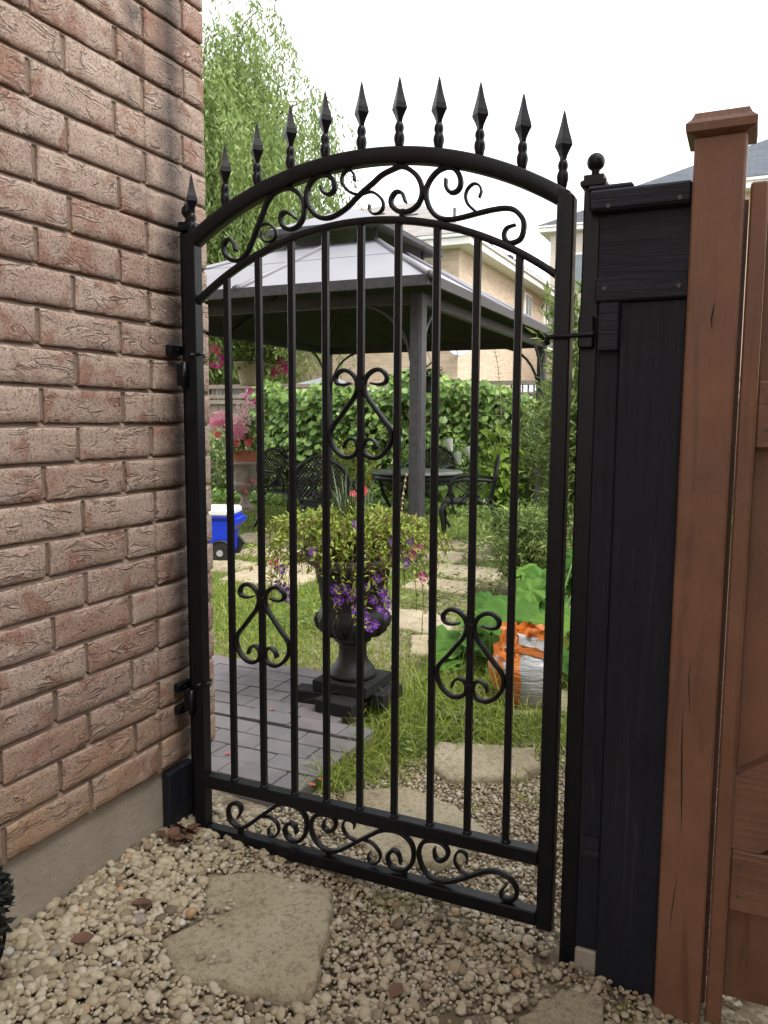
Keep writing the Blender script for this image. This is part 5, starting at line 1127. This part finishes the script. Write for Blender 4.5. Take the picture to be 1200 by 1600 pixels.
for i in range(6): b = MB(); b.box((-5.3 + i * 2.15, .012, -.2), (-5.2 + i * 2.15, .11, 1.88), .004); b.build('post', M['greywood'], fe)
sf = thing('side_fence', 'board fence along the right side of the garden behind the brown gate', 'fence', (1.95, .3, -.05))
for i in range(68): put('plank', fmesh, sf, (0, .1 + i * .15, 0), (0, 0, R(90) + rn.uniform(-.01, .01)))
for z in (.3, 1.4): b = MB(); b.box((.0105, 0, z), (.045, 10.3, z + .07), .003); b.build('rail', M['greywoodx'], sf)
vn = thing('climbing_vine', 'dense heart leaved climbing vine covering the back fence', 'vine', (-4, FY - .1, -.05))
def vine_pts(n):
    u = RNG.uniform(-2.6, 4.4, n); top = 1.88 + .12 * np.sin(u * 1.9 + .2) + .10 * np.sin(u * 4.3) - .12 * sstep(1.2, 1.8, u) - .15 * sstep(-1.4, -2.6, u); z = RNG.random(n) ** .8 * top; d = -RNG.random(n) ** 1.5 * .38; return u, d, z
u, d, z = vine_pts(7500); n = len(u); P = np.stack([u, d, z], 1); D = np.stack([RNG.normal(0, .6, n), -.5 + RNG.normal(0, .3, n), -.6 + RNG.normal(0, .4, n)], 1); N = np.stack([RNG.normal(0, .35, n), np.full(n, -.75), np.full(n, .65)], 1)
o = put('foliage', leaf_mesh('foliage', P, D, N, RNG.uniform(.08, .16, n), RNG.uniform(.07, .14, n), M['vine'], np.clip(RNG.normal(.35, .22, n) + .25 * (z / 2.2), 0, 1)), vn); o['kind'] = 'stuff'
vl = [big_leaf_mesh('leaf', M['vine'], r_, 1, i, .14, tn) for i, (r_, tn) in enumerate(((.075, .42), (.088, .52), (.065, .70), (.08, .32)))]
u, d, z = vine_pts(230)
for i in range(230):
    q_ = Vector((rn.gauss(0, .35), -.8 + rn.gauss(0, .2), .6)).to_track_quat('Z', 'Y').to_matrix() @ Matrix.Rotation(math.pi + rn.gauss(0, .5), 3, 'Z'); put('leaf', vl[i % 4], vn, (u[i], -.36 + rn.uniform(-.08, .06), z[i]), q_.to_euler())
b = MB()
for k in range(24): x0 = rn.uniform(-2.5, 4.3); b.tube(smooth_path([(x0 + rn.gauss(0, .12) * i, -.12 + rn.uniform(-.05, .05), .33 * i) for i in range(6)], .12), .012, 5)
b.build('stems', M['bark'], vn)
st = thing('tall_weed', 'thin feathery weed stalk rising above the vine against the tan house', 'plant', (-2.0, 9.7, -.05)); b = MB(); P_ = smooth_path([(0, 0, 0), (.02, 0, 1.2), (-.03, 0, 1.9), (-.10, 0, 2.28)], .07); b.tube(P_, .006, 4)
for i in range(len(P_) // 2, len(P_)):
    for s in (-1, 1): b.tube([P_[i], (P_[i][0] + s * .13 * (1 - .6 * (i / len(P_))), P_[i][1] + rn.uniform(-.05, .05), P_[i][2] + .02)], .004, 3)
b.build('stalk', mat_plain('weed_stalk', (.22, .22, .10), .8, .3, 20), st)
# trellis and pale tarp roof beyond the fence on the left
gh_ = thing('grey_canopy', 'pale grey canopy roof beyond the fence left of the vine', 'canopy', (-6.55, 12.3, -.05)); b = MB(); b.add([(-.2, -.5, 1.90), (.75, -.5, 1.90), (.75, .6, 1.90), (-.2, .6, 1.90), (.3, 0, 2.08)], [(0, 1, 4), (1, 2, 4), (2, 3, 4), (3, 0, 4), (0, 3, 2, 1)]); b.build('cover', mat_plain('canopy_grey', (.2, .21, .23), .6, .1, 4), gh_)
for sx, sy in ((-.15, -.4), (.68, -.4), (.68, .5), (-.15, .5)): b = MB(); b.box((sx - .02, sy - .02, 0), (sx + .02, sy + .02, 1.92)); b.build('leg', M['gz'], gh_)
sh = thing('garden_shed', 'small beige shed with grey roof seen through the gap beside the gate', 'shed', (-1.95, 14.2, -.05)); b = MB(); b.box((-1.2, 0, 0), (1.2, 1.8, 1.25)); b.build('wall', mat_plain('beige_boards', (.50, .42, .32), .7, .1, 5), sh)
b = MB(); b.add([(-1.35, -.15, 1.2), (1.35, -.15, 1.2), (1.35, .9, 1.98), (-1.35, .9, 1.98), (1.35, 1.95, 1.2), (-1.35, 1.95, 1.2)], [(0, 1, 2, 3), (3, 2, 4, 5), (0, 3, 5), (1, 4, 2)]); me = b.mesh('roof', mat_shingle('grey_shingle', (.36, .38, .42))); uv_box(me); put('roof', me, sh)
b = MB(); b.box((-1.36, -.18, 1.16), (1.36, -.152, 1.21)); b.box((-1.22, -.03, .62), (1.22, -.005, .66)); b.build('trim', M['brown'], sh)

# ================================================================== HOUSES BEYOND
M['tanbrick'] = mat_brickwall('tan_brick', (.53, .405, .30), (.58, .50, .42), .075, .22); M['white'] = mat_plain('white_trim', (.75, .74, .70), .5, .05, 4); M['roofgrey'] = mat_shingle('roof_shingle', (.27, .25, .235)); M['pane'] = mat_plain('window_glass', (.16, .19, .20), .1, .2, 2)
def hip_house(name, label, x0, x1, y0, y1, ze, ridge, mats, over=.38, zb=-.3):
    t = thing(name, label, 'house', (x1, y0, -.05)); O = Vector((x1, y0, -.05))
    b_ = MB(); b_.box((x0 - O.x, 0, zb), (0, y1 - O.y, ze - .1)); me_ = b_.mesh('wall', mats[0]); uv_box(me_); put('wall', me_, t)
    b_ = MB(); b_.box((x0 - O.x - over, -over, ze - .0995), (over, y1 - O.y + over, ze + .06), .01); b_.box((x0 - O.x - over - .05, -over - .05, ze + .0605), (over + .05, y1 - O.y + over + .05, ze + .15), .015); b_.build('eave', M['white'], t)
    e = [(x0 - O.x - over - .06, -over - .06, ze + .151), (over + .06, -over - .06, ze + .151), (over + .06, y1 - O.y + over + .06, ze + .151), (x0 - O.x - over - .06, y1 - O.y + over + .06, ze + .151)]
    r0, r1 = (ridge[0][0] - O.x, ridge[0][1] - O.y, ridge[0][2]), (ridge[1][0] - O.x, ridge[1][1] - O.y, ridge[1][2])
    b_ = MB(); b_.add(e + [r0, r1], [(0, 1, 5, 4), (1, 2, 5), (2, 3, 4, 5), (3, 0, 4)]); me_ = b_.mesh('roof', mats[1]); uv_box(me_); rf = put('roof', me_, t); return t, O, rf
th_, O, rf = hip_house('tan_house', 'two storey tan brick house with grey hipped roof behind the vine', -16, -4.95, 16.2, 26, 5.25, ((-13, 21.1, 7.65), (-8.0, 21.1, 7.65)), (M['tanbrick'], M['roofgrey']))
def side_window(t, y0, y1, z0, z1):
    w = MB(); w.box((.002, y0, z0), (.05, y1, z1), .01); w_ = w.build('window', M['white'], t)
    hw_ = (y1 - y0); w = MB(); w.box((.0505, y0 + .07, z0 + .07), (.056, y0 + hw_ / 2 - .03, z1 - .07)); w.build('pane', M['pane'], w_); w = MB(); w.box((.0505, y0 + hw_ / 2 + .03, z0 + .07), (.056, y1 - .07, z1 - .07)); w.build('pane', M['pane'], w_)
    w = MB(); w.box((.002, y0 - .05, z0 - .1), (.09, y1 + .05, z0 - .001), .01); w.build('sill', M['white'], w_)
side_window(th_, 5.75, 6.55, 3.85, 5.0); side_window(th_, 8.6, 9.5, 3.6, 5.0); side_window(th_, 6.0, 6.9, .9, 1.9)
w = MB(); w.box((.003, 8.05, 0), (.09, 8.14, 5.05), .01); w.build('downspout', M['white'], th_)
def front_window(t, x0, x1, z0, z1):
    w = MB(); w.box((x0, -.05, z0), (x1, -.002, z1), .01); w_ = w.build('window', M['white'], t); w = MB(); w.box((x0 + .08, -.056, z0 + .08), (x1 - .08, -.0505, z1 - .08)); w.build('pane', M['pane'], w_)
front_window(th_, -2.6, -1.4, 3.3, 4.5); front_window(th_, -2.6, -1.3, .8, 2.0); front_window(th_, -6.6, -5.2, 3.3, 4.5); front_window(th_, -6.8, -5.0, .6, 2.1)
for (x, y, z) in ((-3.6, 3.4, 6.95), (-2.3, 2.7, 6.65), (-5.0, 3.6, 7.02)): w = MB(); w.box((x - .22, y - .15, z - .25), (x + .22, y + .15, z + .06), .02); w.build('roof_vent', M['gz'], rf)
for (y, z) in ((5.9, 6.05), (6.4, 6.0), (7.9, 5.95)): w = MB(); w.box((-.75, y, z - .25), (-.45, y + .3, z + .08), .02); w.build('roof_vent', M['gz'], rf)
w = MB(); w.tube([(-2.0, 5.2, 6.4), (-2.0, 5.2, 7.45)], .05, 8); w.build('vent_pipe', M['gz'], rf)
ds = thing('satellite_dish', 'grey satellite dish on the corner of the tan house', 'dish', (-4.82, 15.9, 2.85)); w = MB(); w.lathe([(.0, 0), (.1, .01), (.2, .04), (.27, .085), (.272, .09), (.2, .05), (.1, .02), (.0, .01)], (0, 0, 0), 24); o = w.build('reflector', mat_plain('dish_grey', (.48, .5, .53), .4, .05, 4), ds); o.rotation_euler = (R(68), 0, R(20))
w = MB(); w.tube([(0, .0, 0), (-.05, .22, -.06), (-.12, .31, -.12)], .02, 6); w.tube([(0, -.05, -.22), (.05, -.3, -.1)], .012, 5); w.build('arm', M['gz'], ds)
hip_house('pale_house', 'pale house with white eave showing between the gate and black fence', -6.2, 2.4, 30.4, 40, 8.6, ((-2.6, 35, 11.2), (-1.2, 35, 11.2)), (mat_plain('pale_siding', (.55, .48, .40), .7, .06, 3), M['shingle_dark']))
w = MB(); 
o_, O2 = bpy.data.objects['pale_house'], Vector((2.4, 30.4, -.05)); front_window(o_, -8.0, -6.7, 6.3, 7.7); front_window(o_, -5.6, -4.4, 6.3, 7.7)
hip_house('dark_roof_house', 'house with dark shingle roof rising behind the brown post', -1.5, 12, 20.6, 31, 6.95, ((3.2, 25.8, 10.1), (7.2, 25.8, 10.1)), (M['tanbrick'], mat_shingle('blue_grey_shingle', (.085, .095, .11))))

# ================================================================== WILLOW
wl = thing('willow_tree', 'large weeping willow behind the gazebo with drooping green strands', 'tree', (-11.2, 14.4, -.05)); b = MB()
b.tube(smooth_path([(0, 0, -.2), (.1, 0, 1.5), (-.05, .1, 3.2), (.15, 0, 5.0)], .4), [.5 - .015 * i for i in range(len(smooth_path([(0, 0, -.2), (.1, 0, 1.5), (-.05, .1, 3.2), (.15, 0, 5.0)], .4)))], 12); b.build('trunk', M['bark'], wl)
lb_ = MB(); SP = []; wr = random.Random(4)
for k in range(66):
    a = wr.uniform(0, 6.28); r_ = wr.uniform(1.2, 4.2); h = wr.uniform(7.4, 11.9) - .68 * r_; P_ = smooth_path([(.1, 0, 3.6 + wr.random() * 1.3), (r_ * .3 * math.cos(a), r_ * .3 * math.sin(a), h * .72), (r_ * .7 * math.cos(a), r_ * .7 * math.sin(a), h * .95), (r_ * math.cos(a), r_ * math.sin(a), h)], .25); lb_.tube(P_, np.linspace(.10, .008, len(P_)), 6)
    for q_ in range(125):
        i = wr.randrange(len(P_) // 3, len(P_)); SP.append(Vector(P_[i]) + Vector((wr.gauss(0, .35), wr.gauss(0, .35), wr.gauss(0, .25))))
lb_.build('limbs', M['bark'], wl)
LP, LD = [], []
for p in SP:
    out = Vector((p.x, p.y, 0)).normalized(); L_ = wr.uniform(1.6, 4.2); bend = wr.uniform(.15, .7); x = p.copy(); dirv = Vector((out.x * bend + wr.gauss(0, .25), out.y * bend + wr.gauss(0, .25), wr.uniform(.0, .5))); stp = .07; nst = int(L_ / stp)
    for i in range(nst):
        dirv = dirv * .86 + Vector((0, 0, -1)) * .14 + Vector((wr.gauss(0, .05), wr.gauss(0, .05), 0)); x = x + dirv.normalized() * stp
        if x.z < 2.2: break
        LP.append(x[:]); LD.append((wr.gauss(0, .6), wr.gauss(0, .6), -.9))
LP = np.array(LP); LD = np.array(LD); n = len(LP); S = norm(np.cross(LD, RNG.normal(0, 1, (n, 3)))); D = norm(LD); L_ = RNG.uniform(.11, .2, (n, 1)); W_ = RNG.uniform(.016, .030, (n, 1))
V = np.stack([LP, LP + D * L_ * .45 + S * W_, LP + D * L_, LP + D * L_ * .45 - S * W_], 1).reshape(-1, 3); cl_ = np.array([mnoise.noise(Vector(p * .9)) for p in LP])
put('crown', np_mesh('crown', V, [(np.arange(n) * 4)[:, None] + np.array([[0, 1, 2, 3]])], M['willow'], np.repeat(np.clip(.5 + cl_ * .6 + RNG.normal(0, .18, n), 0, 1), 4)), wl)

# ================================================================== SMALL THINGS
M['deadleaf'] = mat_plain('dead_leaf', (.11, .055, .032), .8, .4, 12); M['petalred'] = mat_plain('red_petal', (.42, .11, .07), .6, .2, 20)
def curled_leaf(m, s, seed):
    rn_ = random.Random(seed); V = []
    for i in range(6):
        for j in range(4):
            t_ = i / 5; w_ = math.sin(math.pi * (t_ * .9 + .05)) * s * .33; q_ = (j / 3 - .5) * 2; V.append((q_ * w_, (t_ - .5) * s, abs(q_) * w_ * .5 + .12 * s * math.sin(t_ * 3 + seed) + rn_.uniform(-.02, .02) * s))
    b_ = MB(); b_.add(V, [(i * 4 + j, i * 4 + j + 1, (i + 1) * 4 + j + 1, (i + 1) * 4 + j) for i in range(5) for j in range(3)], True); return b_.mesh('dead_leaf', m)
dl = [curled_leaf(M['deadleaf'], s, i) for i, s in enumerate((.05, .042, .058, .036))]
for i in range(20):
    x, y = -.015 + rn.uniform(-.02, .075), -.10 + rn.uniform(-.035, .06); o = put('dead_leaf', dl[i % 4], None, (x, y, .046 + rn.uniform(0, .02)), (rn.gauss(0, .3), rn.gauss(0, .3), rn.uniform(0, 6)), (.85, .85, .6)); tag(o, 'curled brown dead leaf in the heap at the foot of the hinge post', 'leaf', 'dead leaves at the hinge post')
for lb_x, x, y in (('flat tan dead leaf on the pebbles between the wall and the flagstone', .115, -.36), ('orange brown leaf on the pebbles near the bottom left', .09, -.52), ('brown leaf on the pebbles right of the flagstone', .74, -.3), ('brown leaf lying on the grass edge beyond the gate', .22, .95), ('pale brown leaf near the slab beyond the gate', .42, 1.16)):
    o = put('dead_leaf', dl[2], None, (x, y, float(gh(x, y)) + .018), (rn.gauss(0, .2), rn.gauss(0, .2), rn.uniform(0, 6)), (.8, .8, .5)); tag(o, lb_x, 'leaf')
pm_ = curled_leaf(M['petalred'], .028, 3)
for lb_x, x, y in (('red petal on the patio near the hinge side', -.33, .50), ('pair of red petals on the middle pavers', -.21, .44), ('red petal at the thick paver joint', -.30, .86), ('red petal at the outer corner of the patio', .175, .40), ('orange petal beside the patio corner', .165, .355)):
    o = put('petal', pm_, None, (x, y, .038), (0, 0, rn.uniform(0, 6))); tag(o, lb_x, 'petal')
# dark topiary beside the wall at the left edge of the view
M['darkleaf'] = mat_leaf('dark_leaves', [(0, (.006, .008, .006)), (1, (.018, .02, .016))], .6, .05)
tp = thing('dark_topiary', 'small almost black evergreen bush at the wall by the left edge', 'bush', (.035, -.80, .03)); n = 2600
P = norm(RNG.normal(0, 1, (n, 3))) * (RNG.random((n, 1)) ** .3) * np.array([[.085, .13, .115]]); P[:, 2] += .20
put('foliage', leaf_mesh('foliage', P, norm(P - np.array([[0, 0, .2]])) + RNG.normal(0, .6, (n, 3)), RNG.normal(0, 1, (n, 3)), .022, .011, M['darkleaf']), tp)
b = MB(); b.tube(smooth_path([(0, .03, 0), (.02, .09, .06), (.01, .12, .13), (0, .06, .2)], .02), .004, 6); b.tube([(0, 0, -.02), (0, 0, .16)], .01, 6); b.build('stem', M['iron'], tp)
